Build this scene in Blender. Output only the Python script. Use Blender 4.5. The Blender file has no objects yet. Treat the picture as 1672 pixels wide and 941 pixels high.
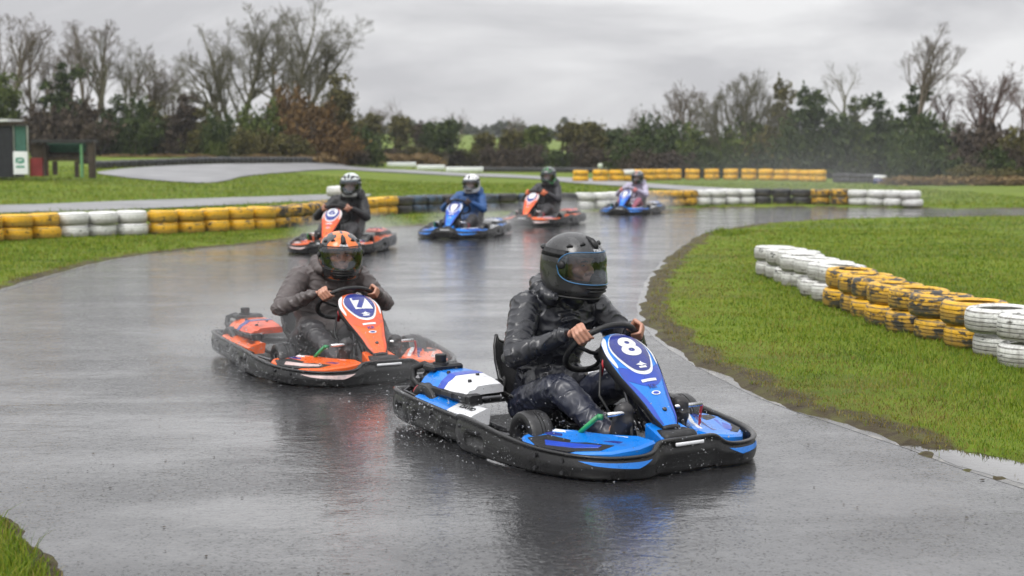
import bpy, math, random
import numpy as np
from mathutils import Vector, Matrix
from mathutils.geometry import tessellate_polygon
C = bpy.context.scene.collection
sc = bpy.context.scene
rng = np.random.default_rng(7)
random.seed(7)
F, CH, YH = 2400.0, 1.6, 248.0           # focal length in photo pixels, eye height, horizon row
TH = math.atan((470.5-YH)/F)
ct, st = math.cos(TH), math.sin(TH)

# ------------------------------------------------------------------ noise
_perm = np.random.default_rng(3).permutation(256)
_perm = np.concatenate([_perm, _perm])
_grad = np.random.default_rng(4).normal(size=(256, 3))
_grad /= np.linalg.norm(_grad, axis=1)[:, None]
def perlin(P):
    P = np.asarray(P, float)
    i = np.floor(P).astype(int); f = P-i; i &= 255
    u = f*f*f*(f*(f*6-15)+10)
    def g(a, b, c):
        h = _perm[(_perm[(_perm[(i[:, 0]+a) & 255]+i[:, 1]+b) & 255]+i[:, 2]+c) & 255]
        return np.einsum('ij,ij->i', _grad[h], f-np.array([a, b, c]))
    def L(a, b, t): return a+(b-a)*t
    x00 = L(g(0,0,0), g(1,0,0), u[:, 0]); x10 = L(g(0,1,0), g(1,1,0), u[:, 0])
    x01 = L(g(0,0,1), g(1,0,1), u[:, 0]); x11 = L(g(0,1,1), g(1,1,1), u[:, 0])
    return L(L(x00, x10, u[:, 1]), L(x01, x11, u[:, 1]), u[:, 2])*1.5
def sstep(a, b, x):
    t = np.clip((np.asarray(x, float)-a)/(b-a), 0, 1); return t*t*(3-2*t)

# ------------------------------------------------------------------ terrain + pixel rays
def tz(X, Y):
    X = np.asarray(X, float); Y = np.asarray(Y, float)
    z = 1.25*sstep(2, 19, -X)*sstep(34, 100, Y)
    z = z+6.6*sstep(190, 520, Y)-0.9*sstep(110, 170, Y)*sstep(0, 25, X)
    return z
def ray(px, py):
    a, b, c = (px-836)/F, 1.0, -(py-470.5)/F
    return np.array([a, b*ct+c*st, -b*st+c*ct])
def hit(px, py, z=0.0):
    d = ray(px, py); t = (z-CH)/d[2]
    return Vector((d[0]*t, d[1]*t, z))
def hit_t(px, py):
    d = ray(px, py)
    for t in np.arange(3, 900, 0.5):
        p = d*t
        if p[2]+CH <= float(tz(p[0], p[1])):
            return Vector((p[0], p[1], float(tz(p[0], p[1]))))
    return Vector((d[0]*900, d[1]*900, 0))
def atd(px, Y):
    d = ray(px, YH); x = d[0]/d[1]*Y
    return Vector((x, Y, float(tz(x, Y))))

# ------------------------------------------------------------------ object helpers
def tag(o, label=None, cat=None, group=None, kind=None):
    if label: o['label'] = label
    if cat: o['category'] = cat
    if group: o['group'] = group
    if kind: o['kind'] = kind
    return o
def empty(name, loc=(0, 0, 0), rz=0, label=None, cat=None, group=None):
    o = bpy.data.objects.new(name, None); C.objects.link(o)
    o.location = loc; o.rotation_euler = (0, 0, rz)
    return tag(o, label, cat, group)
def np_mesh(name, V, faces):
    """faces: list of (n,k) int arrays (or one)"""
    if isinstance(faces, np.ndarray): faces = [faces]
    me = bpy.data.meshes.new(name)
    V = np.asarray(V, np.float32)
    me.vertices.add(len(V)); me.vertices.foreach_set('co', V.ravel())
    li = np.concatenate([np.asarray(f, np.int32).ravel() for f in faces])
    cnt = np.concatenate([np.full(len(f), f.shape[1], np.int32) for f in faces])
    me.loops.add(len(li)); me.loops.foreach_set('vertex_index', li)
    me.polygons.add(len(cnt))
    me.polygons.foreach_set('loop_start', np.concatenate([[0], np.cumsum(cnt)[:-1]]).astype(np.int32))
    me.polygons.foreach_set('loop_total', cnt)
    me.update(calc_edges=True); me.validate()
    return me
def shade(me, smooth=True):
    me.polygons.foreach_set('use_smooth', np.full(len(me.polygons), smooth)); return me
def link(name, me, mat=None, parent=None, smooth=True):
    o = bpy.data.objects.new(name, me); C.objects.link(o)
    if smooth is not None: shade(me, smooth)
    if mat is not None and not me.materials:
        for m in (mat if isinstance(mat, (list, tuple)) else [mat]): me.materials.append(m)
    if parent: o.parent = parent
    return o
class MB:
    def __init__(s): s.v = []; s.f = []; s.m = []; s.cur = 0
    def add(s, V, Fs):
        n = len(s.v); s.v += [tuple(map(float, p)) for p in V]
        s.f += [tuple(n+i for i in f) for f in Fs]; s.m += [s.cur]*len(Fs)
    def box(s, c, d, R=None, bev=0.0):
        hx, hy, hz = d[0]/2, d[1]/2, d[2]/2
        if bev <= 0:
            V = [Vector((x*hx, y*hy, z*hz)) for z in (-1, 1) for y in (-1, 1) for x in (-1, 1)]
            Fs = [(0,2,3,1), (4,5,7,6), (0,1,5,4), (2,6,7,3), (0,4,6,2), (1,3,7,5)]
        else:
            b = min(bev, hx*.9, hy*.9, hz*.9)
            V = []; idx = {}
            for z in (-1, 1):
                for y in (-1, 1):
                    for x in (-1, 1):
                        for k in range(3):
                            p = [x*(hx-b), y*(hy-b), z*(hz-b)]; p[k] = (x*hx, y*hy, z*hz)[k]
                            idx[(x, y, z, k)] = len(V); V.append(Vector(p))
            Fs = []
            for k in range(3):
                a, c2 = [(1, 2), (2, 0), (0, 1)][k]
                for sg in (-1, 1):
                    q = []
                    for (i, j) in ((-1, -1), (1, -1), (1, 1), (-1, 1)):
                        t = [0, 0, 0]; t[k] = sg; t[a] = i; t[c2] = j; q.append(idx[(*t, k)])
                    Fs.append(tuple(q if sg > 0 else q[::-1]))
            for k in range(3):
                a, c2 = [(1, 2), (2, 0), (0, 1)][k]
                for i in (-1, 1):
                    for j in (-1, 1):
                        t0 = [0, 0, 0]; t1 = [0, 0, 0]; t0[k] = -1; t1[k] = 1; t0[a] = t1[a] = i; t0[c2] = t1[c2] = j
                        q = [idx[(*t0, a)], idx[(*t1, a)], idx[(*t1, c2)], idx[(*t0, c2)]]
                        Fs.append(tuple(q if i*j < 0 else q[::-1]))
            for x in (-1, 1):
                for y in (-1, 1):
                    for z in (-1, 1):
                        q = [idx[(x, y, z, k)] for k in range(3)]
                        Fs.append(tuple(q if x*y*z > 0 else q[::-1]))
        V = [(R @ p if R else p)+Vector(c) for p in V]
        s.add(V, Fs)
    def tube(s, pts, r, k=8, cap=True, closed=False):
        pts = [Vector(p) for p in pts]; n = len(pts)
        rs = r if isinstance(r, (list, tuple)) else [r]*n
        V = []; up = None
        for i, p in enumerate(pts):
            if closed: t = pts[(i+1) % n]-pts[i-1]
            else: t = pts[min(i+1, n-1)]-pts[max(i-1, 0)]
            t.normalize()
            if up is None:
                up = Vector((0, 0, 1)) if abs(t.z) < .9 else Vector((1, 0, 0))
            a = (up-t*up.dot(t)).normalized(); b = t.cross(a); up = a
            for j in range(k):
                an = 2*math.pi*j/k
                V.append(p+(a*math.cos(an)+b*math.sin(an))*rs[i])
        Fs = []
        for i in range(n if closed else n-1):
            for j in range(k):
                i2 = (i+1) % n
                Fs.append((i*k+j, i*k+(j+1) % k, i2*k+(j+1) % k, i2*k+j))
        if cap and not closed:
            Fs.append(tuple(range(k))[::-1]); Fs.append(tuple((n-1)*k+j for j in range(k)))
        s.add(V, Fs)
    def lathe(s, prof, k=32, M=None, closed=False):
        V = []; n = len(prof)
        for j in range(k):
            a = 2*math.pi*j/k
            for (r, z) in prof:
                p = Vector((r*math.cos(a), r*math.sin(a), z)); V.append(M @ p if M else p)
        Fs = []
        for j in range(k):
            j2 = (j+1) % k
            for i in range(n if closed else n-1):
                i2 = (i+1) % n
                Fs.append((j*n+i, j2*n+i, j2*n+i2, j*n+i2))
        s.add(V, Fs)
    def sphere(s, c, r, k=12, sc3=(1, 1, 1)):
        prof = [(max(1e-4, math.sin(math.pi*i/k))*r, -math.cos(math.pi*i/k)*r) for i in range(k+1)]
        M = Matrix.Translation(c) @ Matrix.Diagonal((*sc3, 1)); s.lathe(prof, k*2, M)
    def grid(s, Pts, wrap_u=False, wrap_v=False, flip=False):
        nu, nv = len(Pts), len(Pts[0])
        Fs = []
        for i in range(nu if wrap_u else nu-1):
            for j in range(nv if wrap_v else nv-1):
                q = (i*nv+j, ((i+1) % nu)*nv+j, ((i+1) % nu)*nv+(j+1) % nv, i*nv+(j+1) % nv)
                Fs.append(q[::-1] if flip else q)
        s.add([p for row in Pts for p in row], Fs)
    def prism(s, poly, z0, z1, bev=0.0):
        """poly in xy (CCW); z1 may be a function of (x,y); top edge inset by bev"""
        n = len(poly); zt = z1 if callable(z1) else (lambda x, y: z1)
        zb = z0 if callable(z0) else (lambda x, y: z0)
        V = [(x, y, zb(x, y)) for x, y in poly]
        V += [(x, y, zt(x, y)-bev) for x, y in poly]
        cx = sum(p[0] for p in poly)/n; cy = sum(p[1] for p in poly)/n
        def ins(x, y):
            d = math.hypot(x-cx, y-cy); k = max(0, (d-bev)/d) if d > 0 else 1
            return cx+(x-cx)*k, cy+(y-cy)*k
        V += [(*ins(x, y), zt(x, y)) for x, y in poly]
        Fs = [tuple(range(n))[::-1], tuple(2*n+i for i in range(n))]
        for i in range(n):
            j = (i+1) % n
            Fs += [(i, j, n+j, n+i), (n+i, n+j, 2*n+j, 2*n+i)]
        s.add(V, Fs)
    def mesh(s, name):
        me = bpy.data.meshes.new(name); me.from_pydata(s.v, [], s.f); me.validate(); me.update()
        return me
    def build(s, name, mat, parent=None, smooth=True, auto=None):
        me = s.mesh(name); mats = mat if isinstance(mat, (list, tuple)) else [mat]
        for m in mats: me.materials.append(m)
        if len(mats) > 1: me.polygons.foreach_set('material_index', np.array(s.m, np.int32))
        o = link(name, me, None, parent, smooth)
        if auto: sharp(me, auto)
        return o
def sharp(me, deg=35):
    me.update()
    try: me.set_sharp_from_angle(angle=math.radians(deg))
    except Exception: pass
def children(o): return [c for c in C.objects if c.parent == o]
def catmull(P, n, closed=False):
    P = np.asarray(P, float); N = len(P); out = []
    segs = N if closed else N-1
    for i in range(segs):
        if closed: a, b, c, d = P[i-1], P[i], P[(i+1) % N], P[(i+2) % N]
        else: a, b, c, d = P[max(i-1, 0)], P[i], P[i+1], P[min(i+2, N-1)]
        for t in np.linspace(0, 1, n, endpoint=False):
            out.append(.5*((2*b)+(-a+c)*t+(2*a-5*b+4*c-d)*t*t+(-a+3*b-3*c+d)*t**3))
    if not closed: out.append(P[-1])
    return np.array(out)
def evalmesh(o):
    dg = bpy.context.evaluated_depsgraph_get()
    return bpy.data.meshes.new_from_object(o.evaluated_get(dg))
def text_mesh(s, size, bold=0.0, spacing=1.0):
    cu = bpy.data.curves.new('lettering', 'FONT'); cu.body = s; cu.size = size; cu.offset = bold
    cu.align_x = 'CENTER'; cu.align_y = 'CENTER'; cu.resolution_u = 5; cu.space_character = spacing
    o = bpy.data.objects.new('lettering', cu); C.objects.link(o)
    bpy.context.view_layer.update()
    me = evalmesh(o)
    V = [tuple(v.co) for v in me.vertices]; Fs = [tuple(p.vertices) for p in me.polygons]
    bpy.data.objects.remove(o); bpy.data.curves.remove(cu); bpy.data.meshes.remove(me)
    return V, Fs

# ------------------------------------------------------------------ materials
def new_mat(name):
    m = bpy.data.materials.new(name); m.use_nodes = True
    nt = m.node_tree; b = nt.nodes['Principled BSDF']
    return m, nt, b
def N(nt, t, **kw):
    n = nt.nodes.new(t)
    for k, v in kw.items():
        if k in n.inputs: n.inputs[k].default_value = v
        else: setattr(n, k, v)
    return n
def ramp(nt, src, stops):
    r = nt.nodes.new('ShaderNodeValToRGB'); e = r.color_ramp.elements
    while len(e) < len(stops): e.new(.5)
    for el, (p, c) in zip(e, stops):
        el.position = p; el.color = (*c, 1) if len(c) == 3 else c
    nt.links.new(src, r.inputs[0]); return r
def g3(v): return (v, v, v)
def coords(nt, kind='Object', scale=None):
    tc = N(nt, 'ShaderNodeTexCoord'); s = tc.outputs[kind]
    if scale:
        mp = N(nt, 'ShaderNodeMapping'); mp.inputs['Scale'].default_value = scale
        nt.links.new(s, mp.inputs[0]); s = mp.outputs[0]
    return s
def noise(nt, vec, scale, detail=4, rough=.55, dist=0):
    n = N(nt, 'ShaderNodeTexNoise'); n.inputs['Scale'].default_value = scale
    n.inputs['Detail'].default_value = detail; n.inputs['Roughness'].default_value = rough
    n.inputs['Distortion'].default_value = dist
    nt.links.new(vec, n.inputs['Vector']); return n.outputs['Fac']
def bump(nt, b, h, strength, dist=.01):
    n = N(nt, 'ShaderNodeBump'); n.inputs['Strength'].default_value = strength; n.inputs['Distance'].default_value = dist
    nt.links.new(h, n.inputs['Height']); nt.links.new(n.outputs[0], b.inputs['Normal']); return n
def mixc(nt, fac, a, b):
    m = nt.nodes.new('ShaderNodeMix'); m.data_type = 'RGBA'
    for sk, v in ((m.inputs[0], fac), (m.inputs[6], a), (m.inputs[7], b)):
        if hasattr(v, 'links'): nt.links.new(v, sk)
        else: sk.default_value = v if isinstance(v, float) else (*v, 1)
    return m.outputs[2]
def math_n(nt, op, a, b=None, clamp=False):
    m = nt.nodes.new('ShaderNodeMath'); m.operation = op; m.use_clamp = clamp
    for sk, v in ((m.inputs[0], a), (m.inputs[1], b)):
        if v is None: continue
        if hasattr(v, 'links'): nt.links.new(v, sk)
        else: sk.default_value = v
    return m.outputs[0]
def simple(name, col, rough=.4, spec=.5, var=.25, vs=9, bmp=.0, bs=60, metal=0, coat=0, dirt=None, dirt_amt=.5, coords_kind='Object'):
    m, nt, b = new_mat(name); co = coords(nt, coords_kind)
    n = noise(nt, co, vs, 5, .6)
    r = ramp(nt, n, [(.3, tuple(c*(1-var) for c in col)), (.7, tuple(min(1, c*(1+var)) for c in col))])
    c = r.outputs[0]
    if dirt:
        n2 = noise(nt, co, vs*1.7, 7, .65); f = ramp(nt, n2, [(.5, g3(0)), (.72, g3(dirt_amt))]).outputs[0]
        c = mixc(nt, f, c, dirt)
    nt.links.new(c, b.inputs['Base Color'])
    rr = ramp(nt, noise(nt, co, vs*3, 5), [(.3, g3(max(.02, rough*.7))), (.7, g3(min(1, rough*1.35)))])
    nt.links.new(rr.outputs[0], b.inputs['Roughness'])
    b.inputs['Specular IOR Level'].default_value = spec; b.inputs['Metallic'].default_value = metal
    b.inputs['Coat Weight'].default_value = coat; b.inputs['Coat Roughness'].default_value = .08
    if bmp: bump(nt, b, noise(nt, co, bs, 4), bmp, .004)
    return m
M = {}
def plastic(name, col, rough=.36, spec=.45, coat=.15, dirt=(.05, .048, .045), amt=.35):
    return simple(name, col, rough, spec, .16, 5, .05, 160, 0, coat, dirt, amt*1.7)
def scuffed(name, col, rough, coat, scuff, amt, mud=(.05, .042, .034), mud_amt=.5):
    m, nt, b = new_mat(name); co = coords(nt)
    s1 = noise(nt, coords(nt, 'Object', (5, 5, 70)), 1.6, 6, .7, .4); s2 = noise(nt, coords(nt, 'Object', (60, 6, 30)), 1.3, 5, .7); big = noise(nt, co, 7, 6, .65)
    c0 = ramp(nt, noise(nt, co, 4, 4), [(.3, tuple(v*.82 for v in col)), (.7, tuple(min(1, v*1.15) for v in col))]).outputs[0]
    f = math_n(nt, 'MULTIPLY', ramp(nt, s1, [(.55, g3(0)), (.70, g3(1))]).outputs[0], ramp(nt, big, [(.42, g3(0)), (.62, g3(amt))]).outputs[0])
    c = mixc(nt, f, c0, scuff)
    f2 = ramp(nt, s2, [(.60, g3(0)), (.74, g3(amt*.7))]).outputs[0]; c = mixc(nt, f2, c, scuff)
    sp = N(nt, 'ShaderNodeTexVoronoi'); sp.inputs['Scale'].default_value = 75; nt.links.new(co, sp.inputs[0])
    dots = math_n(nt, 'MULTIPLY', ramp(nt, sp.outputs[0], [(.12, g3(1)), (.22, g3(0))]).outputs[0], ramp(nt, noise(nt, co, 3.2, 4), [(.50, g3(0)), (.62, g3(mud_amt))]).outputs[0])
    c = mixc(nt, dots, c, mud)
    c = mixc(nt, ramp(nt, noise(nt, co, 9, 8, .72), [(.56, g3(0)), (.75, g3(mud_amt*.7))]).outputs[0], c, mud)
    nt.links.new(c, b.inputs['Base Color'])
    nt.links.new(ramp(nt, big, [(.35, g3(rough*.55)), (.65, g3(rough*1.35))]).outputs[0], b.inputs['Roughness'])
    b.inputs['Specular IOR Level'].default_value = .35; b.inputs['Coat Weight'].default_value = coat; b.inputs['Coat Roughness'].default_value = .08
    dr = N(nt, 'ShaderNodeTexVoronoi'); dr.inputs['Scale'].default_value = 95; nt.links.new(co, dr.inputs[0])
    beads = ramp(nt, dr.outputs[0], [(.10, g3(1)), (.30, g3(0))]).outputs[0]
    bump(nt, b, math_n(nt, 'ADD', beads, math_n(nt, 'MULTIPLY', s1, .5)), .35, .002); return m
M['black_plastic'] = scuffed('wet scuffed black plastic', (.008, .008, .0085), .34, .18, (.055, .055, .056), .8, (.05, .043, .036), .35)
M['soft_black'] = simple('soft black', (.012, .012, .013), .5, .4, .3, 20, .1, 90)
M['rubber'] = simple('wet rubber', (.016, .016, .017), .38, .5, .4, 30, .3, 120)
M['steel'] = simple('wet steel', (.55, .55, .56), .25, .5, .15, 30, .03, 90, 1)
M['dark_steel'] = simple('dark steel', (.08, .08, .085), .35, .5, .3, 20, .05, 90, .8)
M['red_rubber'] = simple('red engine guard', (.32, .02, .03), .4, .5, .4, 40, .3, 80)
M['green_plastic'] = plastic('green plastic', (.02, .3, .1))
M['red_plastic'] = plastic('red plastic', (.45, .03, .04))
M['amber'] = plastic('amber plastic', (.6, .35, .03))
M['blue'] = scuffed('blue bodywork', (.006, .18, .64), .34, .3, (.02, .09, .30), .8)
M['deep_blue'] = plastic('deep blue bodywork', (.012, .055, .42), amt=.25)
M['plate_blue'] = plastic('navy number plate', (.018, .03, .20), .25, amt=.3)
M['orange'] = scuffed('orange bodywork', (.80, .12, .012), .34, .3, (.42, .12, .05), .8)
M['deep_orange'] = plastic('red orange bodywork', (.72, .085, .02), amt=.35)
M['white_film'] = scuffed('white film', (.70, .71, .73), .34, .2, (.38, .38, .40), .8, (.16, .15, .14), .6)
M['pale_pink'] = plastic('dirty pinkish film', (.62, .46, .44), .35, dirt=(.2, .2, .22), amt=.6)
M['ink'] = simple('black ink', (.02, .02, .022), .35)
M['skin'] = None

def cloth(name, col, rough, spec, bmp=.4, scale=30, coat=0.0, var=.25):
    m, nt, b = new_mat(name); co = coords(nt)
    n = noise(nt, co, 7, 5, .6)
    r = ramp(nt, n, [(.3, tuple(c*(1-var) for c in col)), (.7, tuple(min(1, c*(1+var)) for c in col))])
    nt.links.new(r.outputs[0], b.inputs['Base Color'])
    rr = ramp(nt, noise(nt, co, 22, 5), [(.3, g3(rough*.7)), (.7, g3(min(1, rough*1.4)))]); nt.links.new(rr.outputs[0], b.inputs['Roughness'])
    b.inputs['Specular IOR Level'].default_value = spec
    b.inputs['Coat Weight'].default_value = coat; b.inputs['Coat Roughness'].default_value = .15
    nn = N(nt, 'ShaderNodeTexNoise', noise_type='RIDGED_MULTIFRACTAL'); nn.inputs['Scale'].default_value = scale*.28; nn.inputs['Detail'].default_value = 3; nn.inputs['Distortion'].default_value = .6
    nt.links.new(coords(nt, 'Object', (1, 1, 1.5)), nn.inputs['Vector'])
    bump(nt, b, nn.outputs['Fac'], bmp*1.6, .012); return m
M['rain_black'] = cloth('wet black rain jacket', (.012, .013, .018), .31, .5, .06, 22, .10)
M['rain_navy'] = cloth('wet navy rain trousers', (.016, .019, .034), .33, .5, .06, 22, .10)
M['suit_grey'] = cloth('wet mauve grey suit', (.085, .07, .068), .45, .4, .12, 24, .06)
M['suit_dark'] = cloth('dark grey trousers', (.035, .033, .036), .45, .4, .25, 30, .05)
M['jacket_black'] = cloth('black jacket', (.018, .018, .02), .5, .4)
M['jacket_blue'] = cloth('blue jacket', (.02, .075, .22), .5, .4)
M['jacket_charcoal'] = cloth('charcoal jacket', (.035, .035, .04), .5, .4)
M['jacket_lilac'] = cloth('lilac jacket', (.42, .39, .50), .6, .3)
M['vest_black'] = cloth('black vest', (.012, .012, .014), .5, .4)
M['trousers_pink'] = cloth('pink trousers', (.33, .11, .15), .6, .3)
M['glove_orange'] = cloth('orange gloves', (.62, .18, .09), .6, .3)
M['glove_pink'] = cloth('salmon gloves', (.62, .22, .22), .6, .3)
M['glove_dark'] = cloth('dark gloves', (.05, .035, .035), .6, .3)
M['boot'] = cloth('wet dark boots', (.022, .021, .022), .5, .4, .3, 60)
def skin_mat():
    m, nt, b = new_mat('wet skin'); co = coords(nt)
    r = ramp(nt, noise(nt, co, 26, 5), [(.3, (.34, .155, .10)), (.7, (.50, .26, .18))]); nt.links.new(r.outputs[0], b.inputs['Base Color'])
    b.inputs['Roughness'].default_value = .38
    b.inputs['Subsurface Weight'].default_value = .12; b.inputs['Subsurface Radius'].default_value = (.01, .004, .002)
    bump(nt, b, noise(nt, co, 180, 3), .2, .002); return m
M['skin'] = skin_mat()
def visor_mat(name, tint, alpha):
    m, nt, b = new_mat(name)
    nt.nodes.remove(b); out = nt.nodes['Material Output']
    tr = N(nt, 'ShaderNodeBsdfTransparent'); tr.inputs[0].default_value = (*tint, 1)
    gl = N(nt, 'ShaderNodeBsdfGlossy'); gl.inputs['Roughness'].default_value = .06; gl.inputs[0].default_value = (.9, .95, 1, 1)
    fr = N(nt, 'ShaderNodeFresnel'); fr.inputs[0].default_value = 1.5
    f2 = math_n(nt, 'MULTIPLY', fr.outputs[0], .9)
    f2 = math_n(nt, 'ADD', f2, alpha, True)
    mx = N(nt, 'ShaderNodeMixShader'); nt.links.new(f2, mx.inputs[0])
    nt.links.new(tr.outputs[0], mx.inputs[1]); nt.links.new(gl.outputs[0], mx.inputs[2]); nt.links.new(mx.outputs[0], out.inputs[0])
    bn = N(nt, 'ShaderNodeBump'); bn.inputs['Strength'].default_value = .12; bn.inputs['Distance'].default_value = .003
    vo = N(nt, 'ShaderNodeTexVoronoi'); vo.inputs['Scale'].default_value = 70; nt.links.new(coords(nt), vo.inputs[0])
    nt.links.new(vo.outputs[0], bn.inputs['Height']); nt.links.new(bn.outputs[0], gl.inputs['Normal'])
    return m
M['visor'] = visor_mat('smoked visor', (.62, .66, .70), .04)
M['visor_clear'] = visor_mat('clear wet visor', (.8, .8, .8), .05)
def helmet_mat(name, base, second, third=None, scale=7.0, thr=.5, rough=.28, seed=0.0, stripe=None):
    m, nt, b = new_mat(name); tc = N(nt, 'ShaderNodeTexCoord'); mp = N(nt, 'ShaderNodeMapping')
    sx = N(nt, 'ShaderNodeSeparateXYZ'); nt.links.new(tc.outputs['Object'], sx.inputs[0])
    ax = math_n(nt, 'ABSOLUTE', sx.outputs[0]); cb = N(nt, 'ShaderNodeCombineXYZ')
    nt.links.new(ax, cb.inputs[0]); nt.links.new(sx.outputs[1], cb.inputs[1]); nt.links.new(sx.outputs[2], cb.inputs[2])
    mp.inputs['Location'].default_value = (seed, seed*.7, 0); mp.inputs['Scale'].default_value = (1, .6, 1.2)
    nt.links.new(cb.outputs[0], mp.inputs[0])
    n1 = noise(nt, mp.outputs[0], scale, 1.5, .4, .8)
    f1 = ramp(nt, n1, [(thr, g3(0)), (thr+.02, g3(1))]).outputs[0]
    c = mixc(nt, f1, base, second)
    if third:
        n2 = noise(nt, mp.outputs[0], scale*1.3, 1, .4, 1.2); f2 = ramp(nt, n2, [(thr+.06, g3(0)), (thr+.08, g3(1))]).outputs[0]
        c = mixc(nt, f2, c, third)
    if stripe:
        f3 = ramp(nt, ax, [(.03, g3(1)), (.035, g3(0))]).outputs[0]; c = mixc(nt, f3, c, stripe)
    nt.links.new(c, b.inputs['Base Color'])
    fl = noise(nt, tc.outputs['Object'], 40, 6); rr = ramp(nt, fl, [(.3, g3(rough*.7)), (.7, g3(rough*1.4))]); nt.links.new(rr.outputs[0], b.inputs['Roughness'])
    vo = N(nt, 'ShaderNodeTexVoronoi'); vo.inputs['Scale'].default_value = 60; nt.links.new(tc.outputs['Object'], vo.inputs[0])
    dr = ramp(nt, vo.outputs[0], [(.0, g3(1)), (.3, g3(0))]).outputs[0]
    bump(nt, b, dr, .25, .004)
    b.inputs['Coat Weight'].default_value = .4; b.inputs['Coat Roughness'].default_value = .1
    return m
M['helmet_black'] = helmet_mat('black helmet', (.012, .012, .013), (.035, .035, .036), None, 8, .52, .33)
M['helmet_orange'] = helmet_mat('orange and black helmet', (.022, .022, .024), (.78, .17, .02), None, 7.5, .50, .28, 1.3)
M['helmet_grey'] = helmet_mat('grey and black helmet', (.60, .63, .63), (.03, .03, .035), None, 8, .555, .3, 2.1, (.45, .5, .5))
M['helmet_white'] = helmet_mat('white helmet', (.78, .78, .78), (.68, .68, .7), None, 8, .5, .25, 3)
M['helmet_green'] = helmet_mat('green and grey helmet', (.04, .28, .07), (.16, .18, .18), (.02, .02, .02), 8, .5, .3, 4.2)
M['helmet_slate'] = helmet_mat('slate helmet with red crest', (.2, .21, .24), (.04, .07, .05), None, 8, .56, .3, 5.5, (.5, .22, .2))
M['lining'] = simple('helmet lining', (.012, .012, .013), .8)
M['blue_trim'] = plastic('blue visor trim', (.03, .13, .28))
MIST, HAZE, EXPO, OVC, OVL = True, .00028, 0.68, .75, (5.5, 5.5, 5.56)
# ================================================================== KART (local: x = driver's left, y = -forward, z up)
def L3(lat, fwd, z): return Vector((lat, -fwd, z))
def half_outline(pts):            # (lat>=0, fwd, zb, zt), densified with normals
    D = catmull(pts, 14)
    T = np.gradient(D[:, :2], axis=0); T /= np.linalg.norm(T, axis=1)[:, None]
    Nn = np.stack([T[:, 1], -T[:, 0]], 1)
    sgn = np.sign(np.einsum('ij,ij->i', Nn, D[:, :2]-np.array([0, D[:, 1].mean()])).sum()); Nn *= sgn
    return D, Nn
REAR_MID = [(0,-1.06,.055,.17), (.15,-1.06,.055,.17), (.30,-1.06,.045,.175), (.40,-1.05,.045,.185)]
POD = [(.34,-1.075,.045,.185), (.46,-1.05,.045,.198), (.54,-.98,.04,.208), (.578,-.84,.035,.208), (.592,-.65,.03,.198), (.597,-.40,.025,.182), (.592,-.2,.022,.166), (.585,.0,.02,.155)]
FRONT = [(.612,-.16,.045,.150), (.638,-.125,.024,.190), (.655,-.04,.012,.200), (.662,.14,.010,.188), (.655,.36,.008,.160), (.625,.58,.008,.140), (.555,.77,.008,.130), (.44,.905,.008,.126), (.31,.955,.008,.128), (.225,.955,.008,.140), (.17,.935,.008,.176), (.10,.935,.008,.182), (0,.938,.008,.182)]
ROWS = [(-.05,.10), (-.035,0), (-.010,.02), (0,.10), (.004,.19), (.007,.28), (.009,.37), (.010,.46), (.009,.55), (.006,.64), (.003,.73), (-.001,.82), (-.004,.89),
        (.004,.92), (.009,.97), (.005,1.02), (-.006,1.035), (-.016,1.02), (-.022,.95), (-.026,.7), (-.042,.35)]
OUT = range(3, 13)
def rmask(x, a, b, s): return sstep(a-s, a+s, x)*(1-sstep(b-s, b+s, x))
def ring_piece(name, pts, dents, side=0, mat=None, parent=None, mirror=False):
    D, Nn = half_outline(pts)
    if mirror:
        D = np.concatenate([D[:-1], D[::-1]*np.array([-1, 1, 1, 1])]); Nn = np.concatenate([Nn[:-1], Nn[::-1]*np.array([-1, 1])])
    if side < 0: D = D*np.array([-1, 1, 1, 1]); Nn = Nn*np.array([-1, 1])
    s = np.concatenate([[0], np.cumsum(np.linalg.norm(np.diff(D[:, :2], axis=0), axis=1))]); s /= s[-1]
    G = []
    for i in range(len(D)):
        row = []
        for k, (o, v) in enumerate(ROWS):
            d = 0
            if k in OUT:
                for (a, b, c, e, dep, ss) in dents:
                    d += dep*float(rmask(s[i], a, b, ss)*rmask(v, c, e, .05))
            p = D[i, :2]+Nn[i]*(o-d)
            row.append(L3(p[0], p[1], D[i, 2]+(D[i, 3]-D[i, 2])*v))
        G.append(row)
    mb = MB(); n = len(ROWS); mb.grid(G, wrap_v=True)
    mb.add(G[0], [tuple(range(n))]); mb.add(G[-1], [tuple(range(n))[::-1]])
    me = mb.mesh(name)
    import bmesh
    bm = bmesh.new(); bm.from_mesh(me); bmesh.ops.recalc_face_normals(bm, faces=bm.faces); bm.to_mesh(me); bm.free()
    return link(name, me, mat, parent, True), D, Nn, s
def ring_patch(name, D, Nn, s, quad, mat, parent, off=.0035, n=10):
    """quad: 4 (s, v) corners on the outer face"""
    G = []
    vs = [ROWS[k][1] for k in OUT]; os_ = [ROWS[k][0] for k in OUT]
    for i in range(n+1):
        row = []
        for j in range(n+1):
            a, b = i/n, j/n
            q = [quad[0][k]*(1-a)*(1-b)+quad[1][k]*a*(1-b)+quad[2][k]*a*b+quad[3][k]*(1-a)*b for k in (0, 1)]
            lat, fw, zb, zt = [np.interp(q[0], s, D[:, k]) for k in range(4)]
            nx, ny = np.interp(q[0], s, Nn[:, 0]), np.interp(q[0], s, Nn[:, 1])
            o = np.interp(q[1], vs, os_)+off
            row.append(L3(lat+nx*o, fw+ny*o, zb+(zt-zb)*q[1]))
        G.append(row)
    mb = MB(); mb.grid(G); return mb.build(name, mat, parent)

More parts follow.
